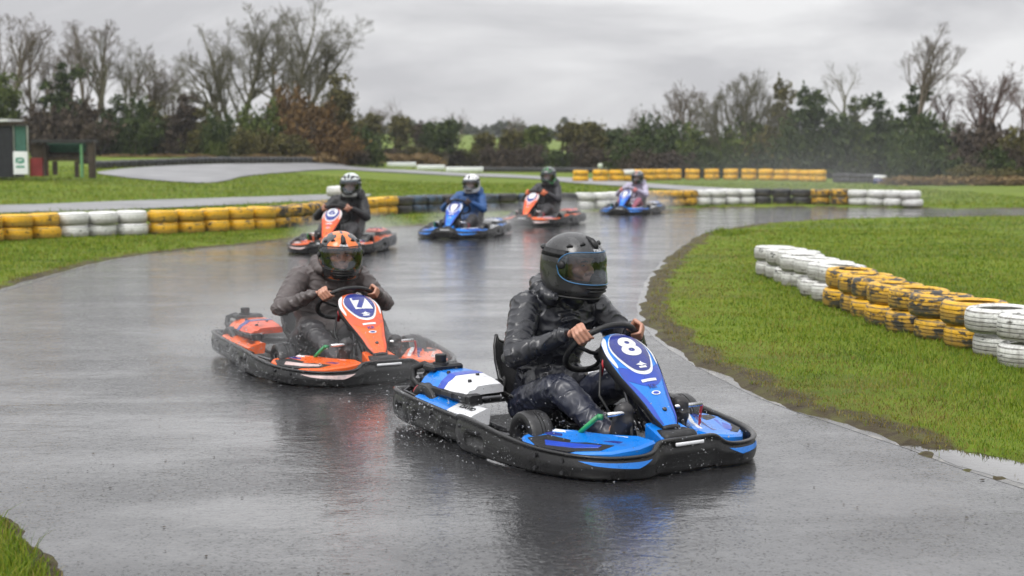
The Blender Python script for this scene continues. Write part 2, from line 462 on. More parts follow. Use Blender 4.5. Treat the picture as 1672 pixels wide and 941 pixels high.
# nose fairing: spine (fwd, z) and half width by v
SP = catmull([(.35,.638,.070), (.41,.622,.116), (.495,.562,.140), (.58,.482,.128), (.655,.404,.102), (.72,.334,.080), (.775,.272,.065), (.808,.226,.042)], 10)
SPs = np.concatenate([[0], np.cumsum(np.linalg.norm(np.diff(SP[:, :2], axis=0), axis=1))]); NLEN = SPs[-1]; SPs = SPs/NLEN
SPt = np.gradient(SP[:, :2], axis=0); SPt /= np.linalg.norm(SPt, axis=1)[:, None]
def nose(u, v, off=0.0):
    v = min(max(v, 0), 1)
    f, z, w = [np.interp(v, SPs, SP[:, k]) for k in range(3)]
    tf, tzz = np.interp(v, SPs, SPt[:, 0]), np.interp(v, SPs, SPt[:, 1])
    l = math.hypot(tf, tzz); n = (-tzz/l, tf/l)
    d = off-.030*abs(u)**2.2*min(1, w/.12)
    return L3(u*w, f+n[0]*d, z+n[1]*d)
def nose_poly(name, poly, mat, parent, off, rings=6):
    poly = np.asarray(poly, float)
    if len(poly) < 12: poly = np.concatenate([[poly[i]*(1-t)+poly[(i+1) % len(poly)]*t for t in np.linspace(0, 1, 8, endpoint=False)] for i in range(len(poly))])
    c = np.mean(poly, axis=0); G = []
    for r in range(rings+1):
        k = max(r/rings, .02)
        G.append([nose(c[0]+(p[0]-c[0])*k, c[1]+(p[1]-c[1])*k, off) for p in poly])
    mb = MB(); mb.grid(G, wrap_v=True); o = mb.build(name, mat, parent); return o
def nose_text(name, s, size, v0, mat, parent, off, bold=.0, sy=1.0, sx=1.0, u0=0.0, spacing=1.0):
    V, Fs = fine_text(s, size, bold, spacing)
    mb = MB(); P = []
    for (x, y, z) in V:
        v = v0-y*sy/NLEN; w = np.interp(v0, SPs, SP[:, 2])
        P.append(nose(u0+x*sx/w, v, off))
    mb.add(P, Fs); return mb.build(name, mat, parent)
def fine_text(s, size, bold, spacing=1.0, ml=.010):
    import bmesh
    V, Fs = text_mesh(s, size, bold, spacing); me = bpy.data.meshes.new('t'); me.from_pydata(V, [], Fs)
    bm = bmesh.new(); bm.from_mesh(me); bmesh.ops.triangulate(bm, faces=bm.faces)
    for _ in range(5):
        es = [e for e in bm.edges if e.calc_length() > ml]
        if not es: break
        bmesh.ops.subdivide_edges(bm, edges=es, cuts=1); bmesh.ops.triangulate(bm, faces=bm.faces)
    bm.to_mesh(me); bm.free()
    V = [tuple(v.co) for v in me.vertices]; Fs = [tuple(p.vertices) for p in me.polygons]; bpy.data.meshes.remove(me); return V, Fs
def sym(half): return half+[(-u, v) for u, v in half[::-1]]
PLATE = catmull(sym([(.12,.035), (.50,.06), (.72,.14), (.74,.24), (.60,.36), (.40,.445), (.15,.475)]), 4, True)
BORDER = catmull(sym([(.13,.03), (.53,.055), (.76,.14), (.79,.245), (.66,.38), (.45,.475), (.16,.51)]), 4, True)

def tyre_profile(R, w, rim):
    h = w/2
    return [(rim, -h*.8), (rim+.012, -h*.98), (R*.80, -h*1.03), (R*.93, -h*.96), (R*.985, -h*.78), (R, -h*.5), (R, -h*.2), (R-.004, -h*.18), (R-.004, -h*.10), (R, -h*.08), (R, h*.08), (R-.004, h*.1), (R-.004, h*.18), (R, h*.2),
            (R, h*.5), (R*.985, h*.78), (R*.93, h*.96), (R*.80, h*1.03), (rim+.012, h*.98), (rim, h*.8)]
def kart_wheel(parent, lat, fwd, R, w, rim, steer=0):
    Mx = Matrix.Translation(L3(lat, fwd, R)) @ Matrix.Rotation(steer, 4, 'Z') @ Matrix.Rotation(math.pi/2*(1 if lat > 0 else -1), 4, 'Y')
    root = bpy.data.objects.new('wheel', None); C.objects.link(root); root.parent = parent
    mb = MB(); mb.lathe(tyre_profile(R, w, rim), 36, Mx); mb.build('tyre', M['rubber'], root, True, 40)
    mb = MB(); h = w/2
    mb.lathe([(rim+.004, -h*.85), (rim-.006, -h*.8), (rim-.012, -h*.2), (rim-.012, h*.35), (rim-.004, h*.86), (rim+.006, h*.95), (rim+.002, h*.8)], 28, Mx)
    mb.lathe([(rim-.012, h*.35), (rim*.72, h*.42), (rim*.5, h*.30), (rim*.36, h*.55), (.018, h*.62), (.0005, h*.62)], 28, Mx)
    for k in range(5):
        a = 2*math.pi*k/5; p = Mx @ Vector((rim*.42*math.cos(a), rim*.42*math.sin(a), h*.6)); q = Mx @ Vector((rim*.42*math.cos(a), rim*.42*math.sin(a), h*.72))
        mb.tube([p, q], .007, 6)
    mb.build('rim', M['deep_blue'] if False else M['dark_steel'], root, True, 40)
    return root

def join(o, mb, mat=None):
    import bmesh
    me = mb.mesh('j'); n0 = len(o.data.polygons); bm = bmesh.new(); bm.from_mesh(o.data); bm.from_mesh(me)
    bm.to_mesh(o.data); bm.free(); bpy.data.meshes.remove(me)
    if mat:
        o.data.materials.append(mat); idx = len(o.data.materials)-1
        for p in o.data.polygons[n0:]: p.material_index = idx
def build_kart():
    root = empty('go_kart')
    BP = M['black_plastic']
    # ---- bumpers
    front, D, Nn, s = ring_piece('front_bumper', FRONT, [(.055,.105,.34,.60,.030,.004), (.895,.945,.34,.60,.030,.004), (.455,.545,.74,.98,.006,.004), (.232,.238,.0,1,.009,.0015), (.762,.768,.0,1,.009,.0015), (.40,.60,.12,.5,.008,.006)], mat=BP, parent=root, mirror=True)
    for q in ([(.31,.78), (.425,.76), (.400,.50), (.335,.64)], [(.575,.76), (.69,.78), (.665,.64), (.60,.50)]):
        ring_patch('chevron_decal', D, Nn, s, q, M['blue'], front)
    mb = MB()
    for k in (.03, .09, .235, .285, .715, .765, .91, .97):
        for v in (.22, .70):
            lat, fw, zb, zt = [np.interp(k, s, D[:, j]) for j in range(4)]; nx, ny = np.interp(k, s, Nn[:, 0]), np.interp(k, s, Nn[:, 1])
            z = zb+(zt-zb)*v; mb.tube([L3(lat+nx*.0, fw+ny*.0, z), L3(lat+nx*.014, fw+ny*.014, z)], [.012, .009], 10)
    join(front, mb, M['dark_steel'])
    for sd in (1, -1):
        pod, D2, N2, s2 = ring_piece('side_bumper', POD, [(.27,.34,.34,.60,.028,.006), (.46,.66,.26,.62,.016,.006), (.72,.88,.26,.62,.012,.006), (.405,.413,0,1,.008,.003)], side=sd, mat=BP, parent=root)
        mb = MB()
        for k in (.40, .62, .86, .95):
            lat, fw, zb, zt = [np.interp(k, s2, D2[:, j]) for j in range(4)]; nx, ny = np.interp(k, s2, N2[:, 0]), np.interp(k, s2, N2[:, 1])
            z = zb+(zt-zb)*.74; mb.tube([L3(lat, fw, z), L3(lat+nx*.013, fw+ny*.013, z)], [.012, .009], 10)
        join(pod, mb, M['dark_steel'])
    ring_piece('rear_bumper', REAR_MID, [(.30,.70,.3,.6,.012,.02)], mat=BP, parent=root, mirror=True)
    mb = MB(); mb.box(L3(0, .947, .155), (.17, .012, .018), bev=.003); mb.build('white_bumper_strip', M['white_film'], front)
    # ---- chassis
    mb = MB()
    mb.prism([(-.27, .62), (-.33, .10), (-.22, -.80), (.22, -.80), (.33, .10), (.27, .62)], .045, .055)
    mb.build('floor_tray', M['soft_black'], root, False)
    mb = MB()
    for sd in (1, -1):
        mb.tube([L3(sd*.23, .84, .075), L3(sd*.30, .40, .07), L3(sd*.34, .0, .07), L3(sd*.30, -.6, .08), L3(sd*.28, -.95, .10)], .016, 8)
        mb.tube([L3(sd*.32, .16, .08), L3(sd*.50, .13, .11), L3(sd*.565, .0, .13), L3(sd*.565, -.35, .13), L3(sd*.50, -.47, .10), L3(sd*.30, -.50, .08)], .012, 8)
        mb.tube([L3(sd*.30, .30, .10), L3(sd*.50, .30, .13)], .015, 8)
    mb.tube([L3(-.40, -.68, .14), L3(.40, -.68, .14)], .02, 10)
    mb.tube([L3(-.25, .80, .10), L3(-.17, .885, .13), L3(.17, .885, .13), L3(.25, .80, .10)], .013, 8)
    mb.tube([L3(-.28, -.93, .10), L3(-.36, -.985, .13), L3(.36, -.985, .13), L3(.28, -.93, .10)], .013, 8)
    mb.build('frame', M['dark_steel'], root)
    for sd in (1, -1):
        kart_wheel(root, sd*.465, .30, .132, .125, .066, -.09)
        kart_wheel(root, sd*.43, -.68, .138, .20, .07)
    # ---- nose fairing
    G = [[nose(u, v) for u in np.linspace(-1, 1, 17)] for v in np.linspace(0, 1, 36)]
    mb = MB(); mb.grid(G)
    np_ = mb.build('nose_panel', M['blue'], root)
    mb = MB(); GL = []
    for sd in (-1, 1):
        G = []
        for v in np.linspace(0, 1, 36):
            e = nose(sd, v); f, z, w = [np.interp(v, SPs, SP[:, k]) for k in range(3)]
            h = .085*(1-.55*v)
            G.append([e+Vector((sd*.004, 0, .002)), e+Vector((sd*.008, 0, -.008)), e+Vector((-sd*.004, h*.35, -h*.7)), e+Vector((-sd*.02, h*.5, -h)), e+Vector((-sd*.05, h*.45, -h*.8))])
        mb.grid(G, flip=(sd < 0))
    # rolled tip under the nose and the hollow underside
    mb.tube([nose(u, 1.0)+Vector((0, -.004, -.012)) for u in np.linspace(-1.1, 1.1, 9)], .014, 8)
    G = [[nose(u, v, -.045) for u in np.linspace(-.98, .98, 9)] for v in np.linspace(0.02, 1, 18)]; mb.grid(G, flip=True)
    mb.build('nose_skirt', M['soft_black'], np_)
    nose_poly('white_border', BORDER, M['white_film'], np_, .0025)
    for sd in (1, -1):
        nose_poly('white_flash', catmull([(sd*.97,.03), (sd*1.0,.16), (sd*1.0,.28), (sd*.93,.40), (sd*.86,.36), (sd*.88,.22), (sd*.80,.08)], 4, True), M['white_film'], np_, .003)
        nose_poly('edge_decal', catmull([(sd*1.0,.50), (sd*.99,.75), (sd*.98,.97), (sd*.80,.97), (sd*.72,.80), (sd*.86,.60)], 4, True), M['deep_blue'], np_, .0025)
    nose_poly('shoulder_decal', catmull(sym([(.2,.54), (.55,.49), (.85,.40), (.97,.45), (.93,.53), (.55,.60), (.2,.63)]), 4, True), M['deep_blue'], np_, .0015)
    nose_poly('number_plate', PLATE, M['plate_blue'], np_, .0045)
    nose_poly('white_strip', [(-.42,.563), (.42,.556), (.42,.580), (-.42,.590)], M['white_film'], np_, .0045)
    nose_text('small_lettering', 'KR', .035, .635, M['plate_blue'], np_, .004, .0008, 1, 1.1)
    nose_poly('ring_logo', [(.30*math.cos(a), .70+.020*math.sin(a)) for a in np.linspace(0, 2*math.pi, 16, endpoint=False)], M['white_film'], np_, .004)
    nose_poly('ring_logo_centre', [(.20*math.cos(a), .70+.012*math.sin(a)) for a in np.linspace(0, 2*math.pi, 16, endpoint=False)], M['deep_blue'], np_, .0048)
    mb = MB(); a, b = nose(0, .86, .0), nose(0, .86, .008); mb.tube([a, b], [.013, .009], 10); mb.build('bolt', M['dark_steel'], np_)
    mb = MB(); mb.tube([L3(0, .30, .55), L3(0, .66, .30), L3(0, .72, .10)], .02, 10); mb.tube([L3(-.06, .44, .58), L3(-.09, .66, .10)], .01, 8); mb.tube([L3(.06, .44, .58), L3(.09, .66, .10)], .01, 8)
    mb.build('steering_column', M['dark_steel'], root)
    # small greebles between column and legs: cables, reservoir
    mb = MB()
    for k in range(7):
        x0 = random.uniform(-.14, .14); mb.tube([L3(x0, .42, .50), L3(x0*1.3, .5+random.uniform(-.05, .05), .34), L3(x0*1.1, .62, .16)], .007, 6)
    mb.box(L3(-.06, .5, .40), (.07, .06, .08), bev=.01); mb.box(L3(.07, .5, .36), (.06, .07, .09), bev=.01)
    mb.build('cables', M['soft_black'], root)
    mb = MB(); mb.tube([L3(-.12, .40, .43), L3(-.13, .44, .52)], .010, 8); mb.build('red_lever', M['red_plastic'], root)
    # ---- steering wheel
    sw = bpy.data.objects.new('steering_wheel', None); C.objects.link(sw); sw.parent = root
    U, W = L3(0, .70, .714), L3(0, -.714, .70); Cc = L3(0, SWF, SWZ)
    mb = MB(); pts = []
    for k in range(48):
        a = 2*math.pi*k/48; rr = SWR*(1-.04*max(0, -math.sin(a))**4)
        pts.append(Cc+Vector((math.cos(a)*rr, 0, 0))+U*math.sin(a)*rr)
    mb.tube(pts, .0165, 12, closed=True); mb.build('rim', M['soft_black'], sw)
    mb = MB()
    for a in (.25, math.pi-.25, -math.pi/2):
        mb.tube([Cc-W*.05, Cc-W*.04+(Vector((math.cos(a), 0, 0))+U*math.sin(a))*.1, Cc+(Vector((math.cos(a), 0, 0))+U*math.sin(a))*SWR], .011, 8)
    mb.lathe([(.0005, -.07), (.05, -.07), (.055, -.03), (.05, -.02), (.0005, -.02)], 20, Matrix.Translation(Cc) @ Matrix(((1, 0, 0), (0, U.y, W.y), (0, U.z, W.z))).to_4x4())
    mb.build('spokes', M['soft_black'], sw)
    # ---- front deck panels either side of the nose
    for sd in (-1, 1):
        out = [(.50,.36), (.57,.37), (.61,.44), (.585,.58), (.51,.75), (.40,.865), (.27,.91), (.16,.89), (.16,.78), (.25,.62), (.34,.47), (.42,.38)]
        cz = lambda x, y: .124+.085*(1-min(1, abs(x)/.6))+.030*float(sstep(.62, .36, -y))-.012*float(sstep(.6, .9, -y))
        poly = [(sd*a, -b) for a, b in out]
        if sd > 0: poly = poly[::-1]
        mb = MB(); mb.prism(poly, .07, cz, .012)
        pn = mb.build('front_panel', M['blue'], root, True, 30)
        def patch(name, q, mat, off, th=.006):
            pl = [(sd*a, -b) for a, b in q]
            if sd > 0: pl = pl[::-1]
            ar = sum(pl[i][0]*pl[(i+1) % len(pl)][1]-pl[(i+1) % len(pl)][0]*pl[i][1] for i in range(len(pl)))
            if ar < 0: pl = pl[::-1]
            mb = MB(); mb.prism(pl, lambda x, y: cz(x, y)-.004, lambda x, y: cz(x, y)+off, .0015); return mb.build(name, mat, pn, True, 30)
        patch('recess', [(.57,.42), (.595,.53), (.535,.70), (.42,.81), (.335,.80), (.415,.62), (.475,.45)], M['soft_black'], .003)
        patch('recess_bar', [(.525,.50), (.555,.55), (.49,.69), (.41,.775), (.38,.76), (.455,.62)], M['deep_blue'], .006)
        patch('white_lettering_strip', [(.405,.415), (.43,.425), (.32,.60), (.235,.76), (.215,.75), (.30,.585)], M['white_film'], .004)
        patch('dark_edge_strip', [(.455,.40), (.485,.41), (.40,.58), (.30,.79), (.275,.79), (.365,.58)], M['plate_blue'], .0035)
    # ---- pedals, bars, battery box
    for sd in (-1, 1):
        mb = MB(); mb.tube([L3(sd*.12, .685, .285), L3(sd*.29, .685, .285)], .012, 10)
        pb = mb.build('pedal_bar', M['steel'], root); mb = MB(); mb.tube([L3(sd*.16, .69, .28), L3(sd*.16, .72, .07)], .009, 8); mb.build('pedal_stem', M['soft_black'], pb)
    mb = MB(); mb.tube([L3(-.315, .64, .27), L3(-.335, .56, .20), L3(-.34, .50, .15)], .013, 8); mb.tube([L3(-.315, .64, .27), L3(-.30, .66, .27)], .016, 8); mb.build('pedal_return_grip', M['green_plastic'], root)
    mb = MB(); mb.tube([L3(.315, .66, .27), L3(.34, .62, .22), L3(.30, .66, .16)], .007, 8); mb.build('red_cable', M['red_plastic'], root)
    mb = MB(); mb.box(L3(0, .84, .16), (.20, .12, .09), bev=.02); mb.build('nose_support_box', M['soft_black'], root)
    mb = MB(); mb.prism([(-.115, -.88), (.115, -.88), (.09, -.72), (-.09, -.72)], .13, lambda x, y: .178+.05*float(sstep(-.88, -.7, y)), .006); mb.build('centre_panel', M['blue'], root, True, 30)
    # ---- seat
    prof = catmull([(.06,.10,.17), (-.08,.075,.19), (-.26,.072,.205), (-.40,.12,.215), (-.48,.26,.22), (-.535,.40,.215), (-.56,.485,.19)], 6)
    G = []
    for (f, z, w) in prof:
        row = []
        for u in np.linspace(-1, 1, 17):
            lift = .15*abs(u)**3*(1 if f > -.45 else .4)
            row.append(L3(u*w, f+(.10*abs(u)**3 if f < -.42 else 0), z+lift))
        G.append(row)
    mb = MB(); mb.grid(G); st_ = mb.build('seat', M['soft_black'], root)
    so = st_.modifiers.new('s', 'SOLIDIFY'); so.thickness = .016; so.offset = 0
    me = evalmesh(st_); st_.modifiers.clear(); st_.data = me; shade(me)
    mb = MB(); mb.tube([G[0][0]]+[r[0] for r in G[::4]]+[p+Vector((0, 0, .006)) for p in G[-1]]+[r[-1] for r in G[::-4]], .011, 8); mb.build('seat_edge', M['black_plastic'], st_)
    # ---- engine (driver's right) and tank cover (driver's left)
    for sd in (-1, 1):
        nm = 'engine_cover' if sd < 0 else 'tank_cover'
        hh = -.038 if sd < 0 else -.07; dz = -.038
        def P(a, b, c): return L3(sd*a, b, c)
        # upper cover: stations along fwd with (inner lat, outer top lat, outer base lat, top z, base z)
        stn = [(-.82,.27,.41,.45,.315,.29), (-.77,.24,.435,.49,.372,.295), (-.62,.24,.445,.495,.380,.30), (-.50,.24,.445,.50,.376,.305), (-.34,.25,.445,.50,.357,.30), (-.28,.26,.44,.495,.345,.298)]
        def cover(rng_, mat, name, parent, off=0.0):
            mb = MB(); G = []
            for (f, i, o, ob, t, zb) in rng_:
                t += hh; zb += dz
                G.append([P(i, f, zb), P(i, f, t-.015), P(i+.015, f, t+off), P((i+o)/2, f, t+.002+off), P(o-.02, f, t-.002+off), P(o+off*.7, f, t-.02+off*.7), P((o+ob)/2+off, f, (t+zb)/2), P(ob+off, f, zb), P(ob-.05, f, zb-.004)])
            mb.grid(G, flip=(sd > 0)); n = len(G[0])
            mb.add(G[0], [tuple(range(n))]); mb.add(G[-1], [tuple(range(n))[::-1]])
            o = mb.build(name, mat, parent, True, 25)
            import bmesh
            bm = bmesh.new(); bm.from_mesh(o.data); bmesh.ops.recalc_face_normals(bm, faces=bm.faces); bm.to_mesh(o.data); bm.free(); shade(o.data, False)
            return o
        def lerp(f):
            A = np.array(stn); return tuple([f]+[float(np.interp(f, A[:, 0], A[:, k])) for k in range(1, 6)])
        cv = cover([lerp(f) for f in (-.82, -.77, -.66, -.53)], M['blue'], nm, root)
        cover([lerp(f) for f in (-.528, -.50, -.36, -.28)], M['white_film'], 'white_panel', cv)
        cover([lerp(f) for f in (-.565, -.53, -.495)], M['deep_blue'], 'dark_band', cv, .0025)
        # black vent band below the cover
        mb = MB(); G = []
        for f in (-.76, -.70, -.56, -.40, -.22):
            G.append([P(.495, f, .305+dz), P(.51, f, .297+dz), P(.51, f, .268+dz), P(.495, f, .252+dz), P(.43, f, .25+dz), P(.43, f, .305+dz)])
        mb.grid(G, wrap_v=True, flip=(sd < 0)); mb.add(G[0], [tuple(range(6))]); mb.add(G[-1], [tuple(range(6))[::-1]])
        vb = mb.build('vent_band', M['soft_black'], cv, True, 30)
        for f in (-.66, -.45, -.31):
            mb = MB(); mb.box(P(.511, f, .283+dz), (.006, .11, .026), bev=.002); mb.build('vent_opening', M['ink'], vb, False)
        # lower skirt sloping to the bumper
        def skirt(f0, f1, mat, name, off=0.0):
            mb = MB(); G = []
            for f in np.linspace(f0, f1, 7):
                k = float(sstep(-.9, -.1, f))
                G.append([P(.44, f, .232-.03*k), P(.465, f, .238-.03*k+off), P(.545, f, .202-.022*k+off), P(.565, f, .192-.022*k), P(.565, f, .14-.02*k), P(.45, f, .14-.02*k)])
            mb.grid(G, wrap_v=True); mb.add(G[0], [tuple(range(6))]); mb.add(G[-1], [tuple(range(6))[::-1]])
            o = mb.build(name, mat, cv, True, 30)
            import bmesh
            bm = bmesh.new(); bm.from_mesh(o.data); bmesh.ops.recalc_face_normals(bm, faces=bm.faces); bm.to_mesh(o.data); bm.free(); shade(o.data, False)
            return o
        sk = skirt(-.72, -.36, M['blue'], 'lower_skirt')
        wp = skirt(-.358, -.12, M['white_film'], 'white_skirt_panel')
        V, Fs = fine_text('DAVID', .046, .0012)
        mb = MB(); P_ = []
        for x, y, z in V:
            f = -.24+x*sd*-1.0; la = .507+y*.85*sd; k = float(sstep(-.9, -.1, f)); t_ = (la-.465)/.08
            P_.append(P(la, f, (.238-.03*k)*(1-t_)+(.202-.022*k)*t_+.003))
        mb.add(P_, Fs); mb.build('black_lettering', M['ink'], wp, False)
        mb = MB()
        for (la, f) in ((.30, -.70), (.42, -.58), (.31, -.46), (.42, -.36)):
            A = lerp(f); t = A[4]+hh; mb.tube([P(la, f, t-.004), P(la, f, t+.011)], [.012, .009], 10)
        join(cv, mb, M['dark_steel'])
        if sd < 0:
            mb = MB(); mb.box(P(.35, -.76, .347), (.20, .12, .04), bev=.012); mb.build('air_box', M['soft_black'], cv, True, 30)
            mb = MB(); mb.tube([P(.37, -.75, .362), P(.37, -.75, .377)], [.047, .044], 18); mb.tube([P(.37, -.75, .374), P(.37, -.75, .42), P(.37, -.75, .425)], [.031, .033, .027], 18); mb.build('filler_cap', M['soft_black'], cv, True, 40)
            mb = MB(); mb.tube([P(.38, -.80, .325), P(.40, -.88, .35), P(.44, -.93, .325), P(.45, -.92, .265), P(.44, -.88, .23), P(.42, -.80, .21)], .021, 10); mb.tube([P(.33, -.82, .31), P(.36, -.90, .32), P(.40, -.90, .26)], .016, 8)
            mb.build('intake_hose', M['soft_black'], root)
            mb = MB(); mb.tube([P(.46, -.82, .195), P(.46, -.70, .20)], .042, 14)
            for k in range(5): mb.tube([P(.46, -.82+.026*k, .197), P(.46, -.81+.026*k, .197)], .049, 14)
            mb.build('engine_guard', M['red_rubber'], root, True, 40)
            mb = MB(); mb.box(P(.33, -.78, .20), (.20, .22, .2), bev=.03); mb.box(P(.40, -.93, .24), (.10, .10, .10), bev=.02); mb.tube([P(.30, -.90, .2), P(.2, -.96, .16), P(.0, -.96, .15)], .035, 10)
            mb.build('engine_block', M['dark_steel'], root, True, 30)
    for sd in (-1, 1):
        mb = MB(); mb.tube([L3(sd*.33, -.95, .16), L3(sd*.44, -.965, .21), L3(sd*.53, -.88, .205), L3(sd*.53, -.6, .18)], .008, 8)
        mb.build('guard_hoop', M['dark_steel'], root)
    return root
SWF, SWZ, SWR = .235, .548, .195
ORANGE_SWAP = {'blue bodywork': 'orange', 'deep blue bodywork': 'deep_orange'}
PART_SWAP = {'chevron_decal': 'pale_pink', 'white_panel': 'deep_orange', 'white_skirt_panel': 'orange', 'dark_band': 'plate_blue', 'recess_bar': 'pale_pink', 'ring_logo_centre': 'plate_blue'}
def copy_tree(o, parent=None, swap=None, skip=()):
    c = o.copy(); C.objects.link(c)
    if parent: c.parent = parent
    if swap and c.type == 'MESH':
        base = c.name.split('.')[0]
        for i, sl in enumerate(c.material_slots):
            mm = PART_SWAP.get(base) or ORANGE_SWAP.get(sl.material.name if sl.material else '')
            if mm: sl.link = 'OBJECT'; sl.material = M[mm]
    for ch in KIDS[o.name]:
        if ch.name.split('.')[0] in skip: continue
        copy_tree(ch, c, swap, skip)
    return c
KIDS = {}
def index_kids():
    KIDS.clear()
    for o in C.objects: KIDS.setdefault(o.name, [])
    for o in C.objects:
        if o.parent: KIDS[o.parent.name].append(o)

# ================================================================== DRIVER
def capsules_mesh(caps, k=14):
    mb = MB()
    for (p, r, q, s) in caps:
        p, q = Vector(p), Vector(q); d = q-p; l = d.length
        if l < 1e-5: mb.sphere(p, r, 8); continue
        t = d/l; up = Vector((0, 0, 1)) if abs(t.z) < .9 else Vector((1, 0, 0)); a = t.cross(up).normalized(); b = t.cross(a)
        rows = []
        for i in range(5):
            an = math.pi/2*(1-i/4); rows.append((p-t*math.sin(an)*r, max(1e-4, math.cos(an)*r)))
        for i in range(5):
            an = math.pi/2*(i/4); rows.append((q+t*math.sin(an)*s, max(1e-4, math.cos(an)*s)))
        G = [[c+(a*math.cos(2*math.pi*j/k)+b*math.sin(2*math.pi*j/k))*rr for j in range(k)] for c, rr in rows]
        mb.grid(G, wrap_v=True, flip=False); n = len(G)
        mb.add(G[0], [tuple(range(k))]); mb.add(G[-1], [tuple(range(k))[::-1]])
    return mb.mesh('caps')
def remeshed(caps, voxel, smooth_it, name):
    me = capsules_mesh(caps)
    import bmesh
    bm = bmesh.new(); bm.from_mesh(me); bmesh.ops.recalc_face_normals(bm, faces=bm.faces); bm.to_mesh(me); bm.free()
    o = bpy.data.objects.new('tmp', me); C.objects.link(o)
    mo = o.modifiers.new('r', 'REMESH'); mo.mode = 'VOXEL'; mo.voxel_size = voxel
    out = evalmesh(o); bpy.data.objects.remove(o); bpy.data.meshes.remove(me); out.name = name
    V = np.empty(len(out.vertices)*3, np.float32); out.vertices.foreach_get('co', V); V = V.reshape(-1, 3).astype(float)
    E = np.empty(len(out.edges)*2, np.int32); out.edges.foreach_get('vertices', E); E = E.reshape(-1, 2)
    deg = np.bincount(E.ravel(), minlength=len(V)).astype(float)[:, None]
    for _ in range(smooth_it):
        S = np.stack([np.bincount(E[:, 0], V[E[:, 1], k], len(V))+np.bincount(E[:, 1], V[E[:, 0], k], len(V)) for k in range(3)], 1)
        V = V*.4+.6*S/np.maximum(deg, 1)
    return out, V
def wrinkle(me, V, caps, amp, freq, seed):
    me.vertices.foreach_set('co', V.astype(np.float32).ravel()); me.update()
    Nn = np.empty(len(V)*3, np.float32); me.vertices.foreach_get('normal', Nn); Nn = Nn.reshape(-1, 3)
    best = np.full(len(V), 9e9); AX = np.zeros_like(V); AL = np.zeros(len(V)); EN = np.zeros(len(V))
    for (p, r, q, s) in caps:
        p, q = np.array(p), np.array(q); d = q-p; l = np.linalg.norm(d)
        if l < .04: continue
        d /= l; t = np.clip((V-p)@d, 0, l); dist = np.linalg.norm(V-p-t[:, None]*d, axis=1)-(r+(s-r)*t/l)
        m = dist < best; best[m] = dist[m]; AX[m] = d; AL[m] = ((V-p)@d)[m]; EN[m] = (np.minimum(t, l-t)/l)[m]
    warp = np.stack([perlin(V*9+seed), perlin(V*9+seed+7), perlin(V*9+seed+13)], 1)
    base = V*7+warp*.6
    Q = base+AX*(AL*(freq-7))[:, None]+seed*3.1
    n1 = perlin(Q); n2 = perlin(Q*1.9+5)
    rid = (1-np.abs(n1)*1.7); rid = np.clip(rid, -.3, 1)
    mod = .45+.9*np.clip(perlin(V*5+seed*2)+.45, 0, 1)+.5*np.clip(1-EN*4, 0, 1)
    n3 = perlin(base*2.2+AX*(AL*(freq-7)*1.6)[:, None]+9); r3 = np.clip(1-np.abs(n3)*2.2, 0, 1)
    dsp = amp*(1.1*np.sign(rid)*np.abs(rid)**2.6-.35+.14*n2+.14*r3**2)*mod+amp*.35*perlin(V*10+seed)
    V2 = V+Nn*dsp[:, None]
    me.vertices.foreach_set('co', V2.astype(np.float32).ravel()); me.update(); return me
def hand_caps(sd):
    """right hand sd=-1, left sd=+1, gripping the wheel rim"""
    U = np.array(L3(0, .70, .714)); W = np.array(L3(0, -.714, .70)); Cc = np.array(L3(0, SWF, SWZ)); ph = .60
    X = np.array([sd*1.0, 0, 0])
    O = X*math.cos(ph)+U*math.sin(ph); T = -X*math.sin(ph)+U*math.cos(ph); G = Cc+O*SWR
    def pt(psi, rho, t): return tuple(G+(O*math.cos(psi)+W*math.sin(psi))*rho+T*t)
    d = math.radians; caps = []
    for i, (t, k) in enumerate(((.033, .96), (.011, 1.04), (-.011, 1.0), (-.032, .86))):
        pts = [pt(d(62), .064*k, t*.9), pt(d(12), .049*k, t), pt(d(-62), .036*k, t*1.02), pt(d(-140), .030, t*1.0)]
        rs = [.0115, .0105, .0095, .0085]
        if i == 3: rs = [r*.88 for r in rs]
        for a in range(3): caps.append((pts[a], rs[a], pts[a+1], rs[a+1]))
    wr = np.array(pt(d(82), .072, -.075))
    for i, t in enumerate((.030, .010, -.010, -.029)):
        caps.append((pt(d(62), .062, t*.9), .0125, tuple(np.array(pt(d(88), .050, t*.5-.035))), .016))
        caps.append((tuple(np.array(pt(d(88), .050, t*.5-.035))), .016, tuple(wr), .022))
    th = [pt(d(98), .050, -.03), pt(d(112), .040, .008), pt(d(140), .032, .036), pt(d(165), .029, .055)]
    for a, (r, q) in enumerate(((.016, .0125), (.0125, .011), (.011, .009))): caps.append((th[a], r, th[a+1], q))
    return caps, tuple(wr)
